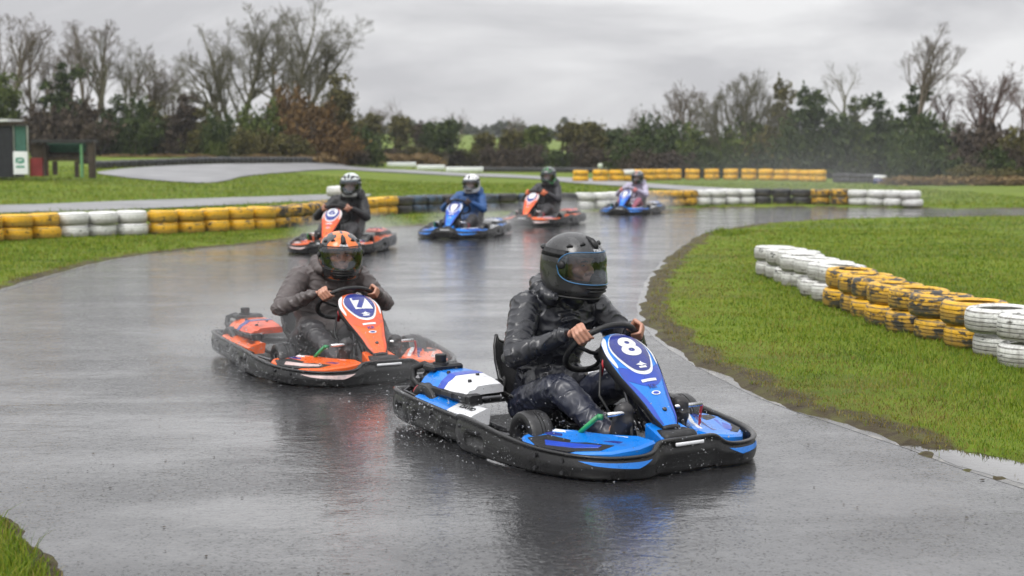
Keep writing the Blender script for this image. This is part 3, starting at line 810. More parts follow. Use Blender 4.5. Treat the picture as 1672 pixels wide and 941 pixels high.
def build_driver(yaw, voxel_body, voxel_cloth, seed, pitch=.10, lean=0.0, hz=0.0):
    """returns dict name->mesh plus helmet transform, in kart coordinates"""
    P = lambda a, b, c: tuple(L3(a, b, c))
    HC = np.array(P(lean, -.055, .985+hz))
    R = Matrix.Rotation(yaw, 4, 'Z') @ Matrix.Rotation(pitch, 4, 'X')
    def H(x, f, z): v = R @ Vector((x, -f, z)); return tuple(HC+np.array(v))
    hr, wr = hand_caps(-1); hl, wl = hand_caps(1)
    shR, shL = P(-.205+lean*.5, -.17, .745), P(.205+lean*.5, -.15, .735)
    elR, elL = P(-.375, .015, .505), P(.375, .03, .50)
    body = [(P(0, -.32, .20), .125, P(0, -.26, .42), .12), (P(0, -.26, .42), .12, P(lean*.5, -.19, .66), .135), (P(lean*.5, -.18, .70), .09, H(0, -.03, -.10), .056),
            (P(lean*.3, -.18, .70), .09, shR, .062), (P(lean*.3, -.18, .70), .09, shL, .062), (shR, .055, elR, .043), (elR, .043, wr, .026), (shL, .055, elL, .043), (elL, .043, wl, .026)]
    for sd in (-1, 1):
        body += [(P(sd*.09, -.28, .165), .09, P(sd*.225, .19, .345), .058), (P(sd*.225, .19, .345), .055, P(sd*.175, .55, .14), .036), (P(sd*.175, .55, .12), .036, P(sd*.175, .64, .24), .03)]
    # head with face
    body += [(H(0, -.02, .035), .095, H(0, -.005, .02), .093), (H(0, .02, -.03), .075, H(0, .045, -.085), .052), (H(0, .06, .03), .052, H(0, .055, -.02), .05),
             (H(0, .100, .018), .012, H(0, .128, -.030), .015), (H(-.016, .115, -.036), .010, H(.016, .115, -.036), .010),
             (H(-.05, .082, .028), .014, H(.05, .082, .028), .014), (H(-.052, .07, -.03), .026, H(-.03, .085, -.05), .02), (H(.052, .07, -.03), .026, H(.03, .085, -.05), .02),
             (H(-.022, .100, -.066), .008, H(.022, .100, -.066), .008), (H(-.018, .100, -.078), .009, H(.018, .100, -.078), .009), (H(0, .095, -.11), .02, H(0, .08, -.10), .03),
             (H(-.098, -.01, .0), .016, H(-.098, -.015, -.03), .012), (H(.098, -.01, .0), .016, H(.098, -.015, -.03), .012)]
    body += hr+hl
    bm_, V = remeshed(body, voxel_body, 2, 'body'); bm_.vertices.foreach_set('co', V.astype(np.float32).ravel()); bm_.update(); shade(bm_)
    out = {'body': bm_, 'H': H, 'R': R, 'HC': HC, 'wr': wr, 'wl': wl}
    if voxel_cloth:
        cR = tuple(np.array(elR)+(np.array(wr)-np.array(elR))*.93); cL = tuple(np.array(elL)+(np.array(wl)-np.array(elL))*.93)
        jk = [(P(0, -.31, .20), .155, P(0, -.25, .42), .15), (P(0, -.25, .42), .15, P(lean*.5, -.19, .66), .152), (P(-.06, -.24, .45), .128, P(-.09+lean*.5, -.18, .66), .13), (P(.06, -.24, .45), .128, P(.09+lean*.5, -.18, .66), .13),
              (P(lean*.5, -.19, .70), .125, P(lean, -.13, .795), .098), (P(lean*.3, -.18, .695), .11, shR, .084), (P(lean*.3, -.18, .695), .11, shL, .084),
              (shR, .086, elR, .068), (elR, .068, cR, .044), (shL, .086, elL, .068), (elL, .068, cL, .044), (P(-.07, -.16, .30), .12, P(.07, -.16, .30), .12)]
        # hood rolled behind the neck
        hd = [P(-.13+lean, -.06, .80), P(-.135+lean, -.16, .835), P(-.08+lean, -.245, .865), P(lean, -.27, .875), P(.08+lean, -.245, .865), P(.135+lean, -.16, .835), P(.13+lean, -.06, .80)]
        for a in range(6): jk.append((hd[a], .042+.012*(a in (1, 2, 3, 4)), hd[a+1], .042+.012*(a+1 in (1, 2, 3, 4, 5))))
        jm, V = remeshed(jk, voxel_cloth, 5, 'jacket'); wrinkle(jm, V, jk, .0085, 17, seed); shade(jm); out['jacket'] = jm
        tr = [(P(-.04, -.30, .19), .13, P(.04, -.30, .19), .13)]
        for sd in (-1, 1):
            k = P(sd*.225, .19, .345)
            tr += [(P(sd*.10, -.27, .17), .118, k, .082), (k, .082, P(sd*.18, .55, .145), .064)]
        tm, V = remeshed(tr, voxel_cloth, 5, 'trousers'); wrinkle(tm, V, tr, .0085, 14, seed+4); shade(tm); out['trousers'] = tm
        for sd, nm in ((-1, 'bootR'), (1, 'bootL')):
            bt = [(P(sd*.18, .50, .155), .058, P(sd*.175, .56, .09), .05), (P(sd*.175, .565, .075), .046, P(sd*.175, .63, .17), .046), (P(sd*.175, .63, .17), .052, P(sd*.172, .66, .29), .048),
                  (P(sd*.175, .585, .055), .035, P(sd*.172, .69, .24), .03)]
            b2, V = remeshed(bt, .009, 3, 'boot'); b2.vertices.foreach_set('co', V.astype(np.float32).ravel()); b2.update(); shade(b2); out[nm] = b2
        gl = [(p, r+.005, q, s+.005) for p, r, q, s in hr+hl]
        g2, V = remeshed(gl, .006, 1, 'gloves'); g2.vertices.foreach_set('co', V.astype(np.float32).ravel()); g2.update(); shade(g2); out['gloves'] = g2
    return out
# helmet shell in its own space (forward = -y)
def hp(az, z, off=0.0):
    """az 0 = forward, positive to driver's left"""
    top, bot = .172, -.175
    if z >= 0: k = math.sqrt(max(0, 1-(z/top)**2.25))
    else: k = 1-.13*(z/bot)**2-.10*max(0, (z/bot-.72)/.28)**2
    c, s = math.cos(az), math.sin(az)
    fa = .178 if c > 0 else .180
    lat = .150*k
    f = fa*k
    if c > 0 and z < 0: f += .034*float(sstep(0, -.10, z))*c**2
    if c < 0 and z < -.05: f -= .035*float(sstep(-.05, -.16, z))*abs(c)
    e = .92
    x = math.copysign(abs(s)**e, s)*(lat+off); y = -math.copysign(abs(c)**e, c)*(f+off)
    zz = z+(off*.9*(z/top) if z > 0 else 0)
    return Vector((x, y, zz))
PORT_A, PORT_T, PORT_B = math.radians(68), .064, -.072
def port_h(az):
    k = max(0, 1-(abs(az)/PORT_A)**4); return PORT_T*k**.5, PORT_B*k**.5
def build_helmet_meshes():
    zs = list(np.concatenate([.172*np.sin(np.linspace(math.pi/2, .37, 14)), np.linspace(PORT_T, PORT_B, 11), np.linspace(-.080, -.175, 12)]))
    K = 96; rows = []
    for z in zs: rows.append([hp(-math.pi+2*math.pi*j/K, z) for j in range(K)])
    V = [p for r in rows for p in r]; Fs = []
    for i in range(len(zs)-1):
        for j in range(K):
            az = -math.pi+2*math.pi*(j+.5)/K; az = (az+math.pi) % (2*math.pi)-math.pi; zc = (zs[i]+zs[i+1])/2
            if abs(az) < PORT_A and PORT_B < zc < PORT_T: continue
            Fs.append((i*K+j, (i+1)*K+j, (i+1)*K+(j+1) % K, i*K+(j+1) % K))
    mb = MB(); mb.add(V, Fs); o = mb.build('shell', M['helmet_black'])
    import bmesh
    bm = bmesh.new(); bm.from_mesh(o.data); bmesh.ops.remove_doubles(bm, verts=bm.verts, dist=1e-4); bmesh.ops.recalc_face_normals(bm, faces=bm.faces); bm.to_mesh(o.data); bm.free()
    so = o.modifiers.new('s', 'SOLIDIFY'); so.thickness = .022; so.offset = -1 
    so.material_offset = 1; so.material_offset_rim = 1
    o.data.materials.append(M['lining'])
    shell = evalmesh(o); bpy.data.objects.remove(o); shade(shell); shell.name = 'helmet'
    # visor
    A = math.radians(84); G = []
    for a in np.linspace(-A, A, 49):
        k = max(0.0, 1-(abs(a)/A)**5)**.5; t, b = -.006+.088*k, -.006-.082*k
        if abs(a) > math.radians(62): t = t*.95+.006
        G.append([hp(a, z, .0065) for z in np.linspace(t, b, 14)])
    mb = MB(); mb.grid(G, flip=True); vis = mb.mesh('visor'); shade(vis)
    loop = [r[0]+Vector((0, 0, 0)) for r in G]+[r[-1] for r in G[::-1]]
    mb = MB(); mb.tube(loop, .0035, 6, closed=True); trim = mb.mesh('visor_trim'); shade(trim)
    bits = []
    def bit(nm, mb): me = mb.mesh(nm); shade(me); bits.append((nm, me))
    for sd in (-1, 1):
        c = hp(sd*math.radians(77), .006, .0075); n = Vector((c.x, c.y*.4, 0)).normalized()
        mb = MB(); mb.tube([c-n*.004, c+n*.006], [.024, .021], 16); bit('visor_pivot', mb)
        for (az, z) in ((28, .122), (60, .108)):
            p = hp(sd*math.radians(az), z, .002); q = hp(sd*math.radians(az+13), z-.006, .002); r_ = hp(sd*math.radians(az+6), z+.012, .004)
            mb = MB(); mb.tube([p, r_*.5+(p+q)*.25, q], [.005, .012, .005], 8); bit('side_vent', mb)
    mb = MB(); mb.tube([hp(0, .158, 0), hp(0, .140, .004), hp(0, .115, .004), hp(0, .10, .0)], [.006, .016, .018, .008], 8); bit('top_vent', mb)
    mb = MB(); mb.tube([hp(a, -.108, .002) for a in np.linspace(-.55, .55, 11)], [.003]+[.008]*9+[.003], 8); bit('chin_vent', mb)
    mb = MB(); mb.tube([hp(a, -.128, .002) for a in np.linspace(-.45, .45, 11)], [.003]+[.008]*9+[.003], 8); bit('chin_vent', mb)
    mb = MB(); mb.tube([hp(math.pi+a, .075, .004) for a in np.linspace(-.8, .8, 9)], [.004]+[.014]*7+[.004], 8); bit('rear_spoiler', mb)
    mb = MB(); mb.tube([hp(-math.pi+2*math.pi*j/64, -.172, .002) for j in range(64)], .007, 8, closed=True); bit('neck_roll', mb)
    mb = MB(); G = []
    for az in np.linspace(-.10, .10, 5): G.append([hp(az+.17, z, .0022) for z in (.088, .0815)])
    V, Fs = fine_text('VYRUS', .020, .0006, 1.1, .006)
    mb.add([hp(.0+x/.165, .092+y, .0032) for x, y, z in V], Fs); txt = mb.mesh('lettering')
    return shell, vis, trim, bits, txt
HEL = build_helmet_meshes()
def make_person(D, karto, hm, jacket, trousers, label, cat='person', gloves=None, trim=None, sleeve=None, hue_visor='visor', boots='boot'):
    root = empty('person', karto.location, karto.rotation_euler.z, label, cat, 'kart drivers'); root.scale = karto.scale
    link('body', D['body'], M['skin'], root, True)
    def put(nm, me, mat):
        o = bpy.data.objects.new(nm, me); C.objects.link(o); o.parent = root
        if not me.materials: me.materials.append(M[mat])
        o.material_slots[0].link = 'OBJECT'; o.material_slots[0].material = M[mat]; return o
    jk = put('jacket', D['jacket'], jacket); put('trousers', D['trousers'], trousers)
    put('boot', D['bootR'], boots); put('boot', D['bootL'], boots)
    if gloves: put('gloves', D['gloves'], gloves)
    H = D['H']
    # eyes
    mb = MB()
    for sd in (-1, 1): mb.sphere(Vector(H(sd*.033, .096, .004)), .0115, 8, (1, .7, .42))
    mb.cur = 1
    for sd in (-1, 1): mb.sphere(Vector(H(sd*.033, .1005, .004)), .0062, 6, (1, .7, .75))
    mb.build('eyes', [M['eye_white'], M['ink']], root)
    mb = MB()
    for sd in (-1, 1): mb.tube([H(sd*.016, .112, .024), H(sd*.034, .113, .031), H(sd*.055, .098, .024)], [.003, .0045, .002], 6)
    mb.build('eyebrows', M['hair'], root)
    he = bpy.data.objects.new('helmet', HEL[0]); C.objects.link(he); he.parent = root
    he.matrix_local = Matrix.Translation(Vector(D['HC'])) @ D['R'] @ Matrix.Diagonal((1, 1, 1.0 if karto.scale.z > .95 else 1.1, 1))
    if len(he.material_slots) > 1: pass
    he.material_slots[0].link = 'OBJECT'; he.material_slots[0].material = M[hm]
    for nm, me, mt in (('visor', HEL[1], hue_visor), ('visor_trim', HEL[2], trim or 'soft_black'), ('lettering', HEL[4], 'white_film'))+tuple((n_, m_, 'soft_black') for n_, m_ in HEL[3]):
        if not me.materials: me.materials.append(M[mt])
        o = bpy.data.objects.new(nm, me); C.objects.link(o); o.parent = he
        o.material_slots[0].link = 'OBJECT'; o.material_slots[0].material = M[mt]
    return root
M['eye_white'] = simple('eye white', (.36, .32, .30), .3)
M['hair'] = simple('dark hair', (.03, .02, .015), .5)
# ================================================================== SETTING
# ---- track edges from the photograph, on the ground
INNER_PX = [(1900,870),(1760,812),(1672,783),(1590,757),(1500,725),(1400,692),(1300,660),(1240,634),(1180,605),(1130,577),(1095,553),(1070,525),(1062,497),(1072,462),(1088,438),(1105,416),(1130,398),(1162,381),(1240,367),(1320,361),(1400,357.5),(1530,355),(1672,353.5),(1900,351)]
OUTER_PX = [(-260,520),(-60,483),(0,470),(60,453),(130,434),(200,420),(330,405.5),(420,397),(500,388),(580,379),(660,371),(760,362),(850,355),(950,349),(1040,344),(1140,340.5),(1240,338.5),(1380,338),(1505,340),(1672,341),(1900,341.5)]
INNER = catmull([tuple(hit(*p))[:2] for p in INNER_PX], 16)
OUTER = catmull([tuple(hit(*p))[:2] for p in OUTER_PX], 16)
CORNER = catmull([tuple(hit(*p))[:2] for p in [(-360,760),(-190,796),(-100,822),(-35,850),(6,880),(42,914),(66,950),(80,1000),(80,1100)]], 10)
def wob(Pt, amp, fr, seed):
    n = perlin(np.stack([Pt[:, 0]*fr, Pt[:, 1]*fr, np.full(len(Pt), seed)], 1)); n2 = perlin(np.stack([Pt[:, 0]*fr*4, Pt[:, 1]*fr*4, np.full(len(Pt), seed+3)], 1))
    T = np.gradient(Pt, axis=0); T /= np.linalg.norm(T, axis=1)[:, None]
    return Pt+np.stack([-T[:, 1], T[:, 0]], 1)*(amp*(n+.4*n2))[:, None]
def resample(Pt, step):
    s = np.concatenate([[0], np.cumsum(np.linalg.norm(np.diff(Pt, axis=0), axis=1))]); q = np.arange(0, s[-1], step)
    return np.stack([np.interp(q, s, Pt[:, k]) for k in range(2)], 1)
def near_resample(Pt):
    s = [0]; 
    R = resample(Pt, .05); keep = [0]
    for i in range(1, len(R)):
        if np.linalg.norm(R[i]-R[keep[-1]]) > .004*max(8, R[i][1]): keep.append(i)
    return R[keep]
INNER_R, OUTER_R, CORNER_R = near_resample(INNER), near_resample(OUTER), near_resample(CORNER)
INNER_W = wob(INNER_R, .10, 1.5, 1.0); OUTER_W = wob(OUTER_R, .09, 1.3, 5.0); CORNER_W = wob(CORNER_R, .07, 2.2, 9.0)
# closed outline of the asphalt: inner edge from far to near, then round behind the camera, corner, out left, outer edge to far
TRACK = np.concatenate([INNER_W[::-1], [[6, 2.5], [4, -6], [-6, -6]], CORNER_W[::-1], OUTER_W])
def inside(P, poly):
    x, y = P[:, 0], P[:, 1]; c = np.zeros(len(P), bool); n = len(poly); j = n-1
    for i in range(n):
        xi, yi = poly[i]; xj, yj = poly[j]
        m = ((yi > y) != (yj > y)) & (x < (xj-xi)*(y-yi)/(yj-yi+1e-12)+xi); c ^= m; j = i
    return c
EDGES = [INNER_W, OUTER_W, CORNER_W]
def edge_dist(P):
    d = np.full(len(P), 1e9)
    for E_ in EDGES:
        A = E_[:-1]; B = E_[1:]; AB = B-A; L2 = (AB**2).sum(1)+1e-12
        for k in range(0, len(P), 20000):
            p = P[k:k+20000]
            ap = p[:, None, :]-A[None]; t = np.clip((ap*AB[None]).sum(2)/L2, 0, 1)
            q = ap-t[..., None]*AB[None]; d[k:k+20000] = np.minimum(d[k:k+20000], np.sqrt((q**2).sum(2)).min(1))
    return d
def axis(breaks):
    out = []
    for (a, b, st) in breaks: out += list(np.arange(a, b, st))
    return np.array(out+[breaks[-1][1]])
gx = axis([(-900,-200,50),(-200,-60,7),(-60,-20,2),(-20,-9,.6),(-9,-3.4,.24),(-3.4,-1.1,.07),(-1.1,-.5,.2),(-.5,6,.09),(6,10,.2),(10,24,.6),(24,70,2.5),(70,220,8),(220,900,50)])
gy = axis([(-12,3,1.5),(3,5,.25),(5,20,.10),(20,30,.2),(30,52,.5),(52,140,2),(140,240,6),(240,560,20),(560,1500,80)])
GX, GY = np.meshgrid(gx, gy, indexing='ij'); Pxy = np.stack([GX.ravel(), GY.ravel()], 1)
near = (Pxy[:, 1] < 60) & (np.abs(Pxy[:, 0]) < 45)
ins = np.zeros(len(Pxy), bool); ins[near] = inside(Pxy[near], TRACK)
far_in = (Pxy[:, 1] >= 60) | (np.abs(Pxy[:, 0]) >= 45)
dist = np.full(len(Pxy), 50.0); dist[near] = edge_dist(Pxy[near])
sd = np.where(ins, -dist, dist)
Z = tz(Pxy[:, 0], Pxy[:, 1])
lump = perlin(np.stack([Pxy[:, 0]*2.2, Pxy[:, 1]*2.2, np.zeros(len(Pxy))], 1)); l2 = perlin(np.stack([Pxy[:, 0]*.5, Pxy[:, 1]*.5, np.ones(len(Pxy))], 1))
Zg = Z+.022+.02*lump+.03*l2*sstep(.3, 2, sd)
Zt = Z-.04
k = sstep(-.24, .0, sd)
Z = np.where(near, Zt*(1-k)+Zg*k, Z)
# the puddle hollow at the right edge of the track
PUD = catmull([tuple(hit(*p))[:2] for p in [(1475,722),(1530,733),(1590,738),(1650,752),(1720,768),(1800,790),(1790,826),(1700,800),(1640,783),(1590,768),(1540,752)]], 8, True)
ip = np.zeros(len(Pxy), bool); pm = (Pxy[:, 0] > 1) & (Pxy[:, 0] < 6) & (Pxy[:, 1] < 11); ip[pm] = inside(Pxy[pm], PUD)
Z = np.where(ip, np.minimum(Z, -.012+.022*lump), Z)
mud = (1-sstep(.0, .26, sd+.20*l2+.14*lump))*(sd > -1)
fi = (Pxy[:, 0] > -.5) & (Pxy[:, 0] < 6)
mud = np.where(fi, np.clip(mud+.42*(1-sstep(.5, 1.6, sd+.5*l2))*sstep(.0, .5, l2+.25), 0, 1), mud*.8)
ni, nj = len(gx), len(gy)
I, J = np.meshgrid(np.arange(ni-1), np.arange(nj-1), indexing='ij')
Q = np.stack([I*nj+J, (I+1)*nj+J, (I+1)*nj+J+1, I*nj+J+1], -1).reshape(-1, 4)
gme = np_mesh('ground', np.column_stack([Pxy, Z]), Q)
at = gme.attributes.new('mud', 'FLOAT', 'POINT'); at.data.foreach_set('value', mud.astype(np.float32))
def ground_mat():
    m, nt, b = new_mat('wet turf'); co = coords(nt, 'Object')
    n1 = noise(nt, co, .35, 5, .6); n2 = noise(nt, co, 5, 8, .7); n3 = noise(nt, co, 45, 4, .7)
    g1 = ramp(nt, n1, [(.30, (.095, .155, .010)), (.5, (.135, .20, .012)), (.72, (.18, .205, .02))]).outputs[0]
    g2 = ramp(nt, n2, [(.3, (.07, .11, .008)), (.7, (.17, .23, .016))]).outputs[0]
    g = mixc(nt, .5, g1, g2)
    big = noise(nt, coords(nt, 'Object', (.25, 1.0, 1)), .55, 6, .65, .5)
    g = mixc(nt, ramp(nt, big, [(.40, g3(.65)), (.52, g3(0))]).outputs[0], g, (.055, .085, .012))
    g = mixc(nt, ramp(nt, n2, [(.60, g3(0)), (.74, g3(.6))]).outputs[0], g, (.15, .125, .035))
    wv = noise(nt, coords(nt, 'Object', (.08, .9, 1)), 1.2, 4, .6)
    g = mixc(nt, ramp(nt, wv, [(.52, g3(0)), (.75, g3(.5))]).outputs[0], g, (.20, .185, .03))
    md = ramp(nt, n2, [(.3, (.022, .016, .009)), (.48, (.06, .045, .02)), (.62, (.085, .085, .02)), (.78, (.14, .115, .035))]).outputs[0]
    a = N(nt, 'ShaderNodeAttribute', attribute_name='mud')
    f = math_n(nt, 'ADD', a.outputs['Fac'], math_n(nt, 'MULTIPLY', math_n(nt, 'SUBTRACT', n2, .5), .9))
    f = ramp(nt, f, [(.38, g3(0)), (.62, g3(1))]).outputs[0]
    nt.links.new(mixc(nt, f, g, md), b.inputs['Base Color'])
    nt.links.new(ramp(nt, f, [(0, g3(.8)), (1, g3(.6))]).outputs[0], b.inputs['Roughness'])
    b.inputs['Specular IOR Level'].default_value = .18
    h = math_n(nt, 'ADD', n3, math_n(nt, 'MULTIPLY', n2, 2.0)); bump(nt, b, h, .8, .03)
    return m
tag(link('ground', gme, ground_mat()), kind='structure')

# ---- main track
def asphalt_mat():
    m, nt, b = new_mat('wet asphalt'); co = coords(nt, 'Object')
    ch = N(nt, 'ShaderNodeTexVoronoi'); ch.inputs['Scale'].default_value = 42; nt.links.new(co, ch.inputs[0])
    big = noise(nt, co, .55, 5, .6, .4); st = noise(nt, coords(nt, 'Object', (.45, 1.5, 1)), .9, 6, .6, .3); fine = noise(nt, co, 120, 3, .6); mid = noise(nt, co, 12, 5, .65)
    c1 = ramp(nt, fine, [(.3, (.006, .006, .0065)), (.7, (.042, .042, .044))]).outputs[0]
    c = mixc(nt, ramp(nt, st, [(.35, g3(0)), (.7, g3(.55))]).outputs[0], c1, (.03, .03, .032))
    c = mixc(nt, ramp(nt, mid, [(.62, g3(0)), (.75, g3(.4))]).outputs[0], c, (.06, .054, .046))
    nt.links.new(c, b.inputs['Base Color'])
    wet = math_n(nt, 'ADD', math_n(nt, 'MULTIPLY', big, .55), math_n(nt, 'MULTIPLY', st, .45))
    wet = math_n(nt, 'ADD', wet, math_n(nt, 'MULTIPLY', math_n(nt, 'SUBTRACT', mid, .5), .12))
    wf = ramp(nt, wet, [(.42, g3(1)), (.56, g3(0))]).outputs[0]      # 1 = standing film, 0 = chippings proud of the water
    # stones breaking the film, each a few millimetres across
    stone = ramp(nt, math_n(nt, 'ADD', ch.outputs[0], math_n(nt, 'MULTIPLY', math_n(nt, 'SUBTRACT', fine, .5), .5)), [(.16, g3(1)), (.30, g3(0))]).outputs[0]
    dryness = math_n(nt, 'SUBTRACT', 1.0, wf)
    cw = math_n(nt, 'SUBTRACT', 1.0, math_n(nt, 'MULTIPLY', stone, math_n(nt, 'ADD', math_n(nt, 'MULTIPLY', dryness, .75), .30)), True)
    cw = math_n(nt, 'MULTIPLY', cw, ramp(nt, wf, [(0, g3(.66)), (1, g3(1))]).outputs[0])
    nt.links.new(cw, b.inputs['Coat Weight'])
    r = math_n(nt, 'ADD', math_n(nt, 'MULTIPLY', wf, -.12), math_n(nt, 'ADD', math_n(nt, 'MULTIPLY', mid, .12), .22))
    nt.links.new(r, b.inputs['Roughness'])
    b.inputs['IOR'].default_value = 1.5; b.inputs['Specular IOR Level'].default_value = .12
    b.inputs['Coat Roughness'].default_value = .025; b.inputs['Coat IOR'].default_value = 2.5
    rip = noise(nt, coords(nt, 'Object', (1, 1.2, 1)), RIPS, 2.2, .55, 1.2)
    rip2 = noise(nt, coords(nt, 'Object', (.8, 1.3, 1)), 6, 2, .5, .6)
    bn = bump(nt, b, math_n(nt, 'ADD', ch.outputs[0], fine), 1.0, .0022)
    bn2 = N(nt, 'ShaderNodeBump'); bn2.inputs['Strength'].default_value = 1.0; bn2.inputs['Distance'].default_value = RIPD
    h = math_n(nt, 'ADD', math_n(nt, 'ADD', math_n(nt, 'MULTIPLY', rip2, 1.6), math_n(nt, 'MULTIPLY', rip, ramp(nt, wf, [(0, g3(1.25)), (1, g3(.55))]).outputs[0])), math_n(nt, 'MULTIPLY', ch.outputs[0], math_n(nt, 'MULTIPLY', dryness, .25)))
    nt.links.new(h, bn2.inputs['Height']); nt.links.new(bn2.outputs[0], b.inputs['Coat Normal'])
    return m
RIPS, RIPD = 24, .0019
M['asphalt'] = asphalt_mat()
def flat_poly(name, P2, z, mat, kind='structure'):
    V = [Vector((p[0], p[1], z)) for p in P2]
    tr = tessellate_polygon([V])
    me = bpy.data.meshes.new(name); 
    Fs = []
    for t in tr:
        a, b_, c = [V[i] for i in t]
        Fs.append(tuple(t) if (b_-a).cross(c-a).z > 0 else tuple(t[::-1]))
    me.from_pydata(V, [], Fs); me.update()
    o = link(name, me, mat, None, False); return tag(o, kind=kind) if kind else o
flat_poly('track', TRACK, 0.0, M['asphalt'])
def strip(name, P2, w, off, mat, z=.0012, kind='structure', wamp=.3, terr=False, zoff=.0):
    T = np.gradient(P2, axis=0); T /= np.linalg.norm(T, axis=1)[:, None]; Nn = np.stack([-T[:, 1], T[:, 0]], 1)
    n = perlin(np.stack([P2[:, 0]*1.7, P2[:, 1]*1.7, np.full(len(P2), 2.2)], 1))
    ww = w*(1+wamp*n)
    A = P2+Nn*(off-ww/2)[:, None] if hasattr(off, '__len__') else P2+Nn*(off-ww[:, None]/2)
    B = P2+Nn*(off+ww[:, None]/2)
    zA = tz(A[:, 0], A[:, 1])+z if terr else np.full(len(A), z); zB = tz(B[:, 0], B[:, 1])+z if terr else np.full(len(B), z)
    V = np.concatenate([np.column_stack([A, zA]), np.column_stack([B, zB])]); k_ = len(P2)
    Fq = np.array([(i, i+1, k_+i+1, k_+i) for i in range(k_-1)])
    a, b_, c = V[Fq[0][0]], V[Fq[0][1]], V[Fq[0][2]]
    if np.cross(b_-a, c-a)[2] < 0: Fq = Fq[:, ::-1]
    return tag(link(name, np_mesh(name, V, Fq), mat, None, False), kind=kind)
def line_mat():
    m, nt, b = new_mat('worn edge paint'); co = coords(nt, 'Object')
    n = noise(nt, co, 9, 7, .7); n2 = noise(nt, co, 1.1, 3, .5)
    f = math_n(nt, 'ADD', n, math_n(nt, 'MULTIPLY', math_n(nt, 'SUBTRACT', n2, .5), .6))
    f = ramp(nt, f, [(.50, g3(0)), (.72, g3(1))]).outputs[0]
    nt.links.new(mixc(nt, f, (.05, .047, .042), (.36, .33, .28)), b.inputs['Base Color'])
    b.inputs['Roughness'].default_value = .22; b.inputs['Coat Weight'].default_value = .6; b.inputs['Coat Roughness'].default_value = .1
    bump(nt, b, noise(nt, co, 60, 4), .4, .006); return m
M['line'] = line_mat()
seg = INNER_R[(INNER_R[:, 1] < 22)]
strip('edge_line', seg[seg[:, 1] > 5.0], .12, .08, M['line'])
seg = OUTER_R[(OUTER_R[:, 1] < 24)]
strip('edge_line', seg, .10, -.14, M['line'])
# ---- puddle
def water_mat():
    m, nt, b = new_mat('puddle water'); co = coords(nt, 'Object')
    b.inputs['Base Color'].default_value = (.022, .018, .013, 1); b.inputs['Roughness'].default_value = .03; b.inputs['IOR'].default_value = 1.5; b.inputs['Specular IOR Level'].default_value = .3
    b.inputs['Coat Weight'].default_value = 1; b.inputs['Coat Roughness'].default_value = .02
    bump(nt, b, noise(nt, co, 24, 3), .06, .01); return m
M['water'] = water_mat()
flat_poly('puddle', wob(PUD, .03, 4, 3), .002, M['water'])

# ---- far tracks
BACK = []
def far_track(name, px):
    P3 = [hit_t(*p) for p in px]
    P2 = catmull([tuple(p)[:2] for p in P3], 6, True)
    V = [Vector((p[0], p[1], 0)) for p in P2]; BACK.append(P2)
    import bmesh
    me = bpy.data.meshes.new(name); tr = tessellate_polygon([V])
    me.from_pydata(V, [], [tuple(t) for t in tr])
    bm = bmesh.new(); bm.from_mesh(me)
    for _ in range(3): bmesh.ops.subdivide_edges(bm, edges=[e for e in bm.edges if e.calc_length() > 2.5], cuts=1)
    for v in bm.verts: v.co.z = float(tz(v.co.x, v.co.y))+.05
    bmesh.ops.triangulate(bm, faces=bm.faces)
    bmesh.ops.recalc_face_normals(bm, faces=bm.faces)
    if sum(f.normal.z for f in bm.faces) < 0: bmesh.ops.reverse_faces(bm, faces=bm.faces)
    bm.to_mesh(me); bm.free(); me.update()
    return tag(link(name, me, M['asphalt_far'], None, True), kind='structure')
def asphalt_far():
    m, nt, b = new_mat('distant wet asphalt'); co = coords(nt, 'Object')
    nt.links.new(ramp(nt, noise(nt, co, .8, 5), [(.3, (.11, .11, .115)), (.7, (.22, .22, .225))]).outputs[0], b.inputs['Base Color'])
    nt.links.new(ramp(nt, noise(nt, coords(nt, 'Object', (.3, 1.5, 1)), .7, 5), [(.35, g3(.4)), (.65, g3(.7))]).outputs[0], b.inputs['Roughness'])
    b.inputs['Coat Weight'].default_value = .5; b.inputs['Coat Roughness'].default_value = .4
    bump(nt, b, noise(nt, co, 30, 3), .3, .006); return m
M['asphalt_far'] = asphalt_far()
far_track('back_track', [(-80,341),(60,336.5),(200,331.5),(340,327),(470,322.5),(540,320),(600,319.5),(600,323),(545,329),(470,333.5),(340,340),(200,345),(60,349),(-80,352)])
far_track('back_loop', [(158,284),(190,278.5),(250,273.5),(340,270),(450,268.5),(570,268.8),(562,271.5),(610,276),(700,280.5),(800,285),(900,290),(960,293),(1060,301),(1150,307),(1250,313),(1330,317),(1330,320.5),(1240,318),(1140,314),(1040,307),(940,300.5),(880,294),(800,290),(700,285.5),(610,281),(545,278),(470,283),(400,290),(370,297),(330,300.5),(250,296),(190,290)])

# ---- grass blades
def blades(name, P2, hgt, wid, mat, seed, zf=None):
    r = np.random.default_rng(seed); n = len(P2)
    z = zf
    an = r.uniform(0, 2*np.pi, n); h = hgt*r.lognormal(0, .35, n); w = wid*r.uniform(.7, 1.4, n)
    lean = r.uniform(.15, 1.0, n)*h; la = an+r.normal(0, .7, n)+np.pi/2
    base = np.column_stack([P2, z])
    side = np.column_stack([np.cos(an)*w/2, np.sin(an)*w/2, np.zeros(n)])
    ld = np.column_stack([np.cos(la), np.sin(la), np.zeros(n)])
    m_ = base+ld*(lean*.35)[:, None]+np.array([0, 0, 1])*(h*.6)[:, None]
    t = base+ld*lean[:, None]+np.array([0, 0, 1])*(h*.95)[:, None]
    V = np.stack([base-side, base+side, m_+side*.8, m_-side*.8, t], 1).reshape(-1, 3)
    i = np.arange(n)*5
    me = np_mesh(name, V, [np.stack([i, i+1, i+2, i+3], 1), np.stack([i+3, i+2, i+4], 1)])
    return link(name, me, mat, None, True)
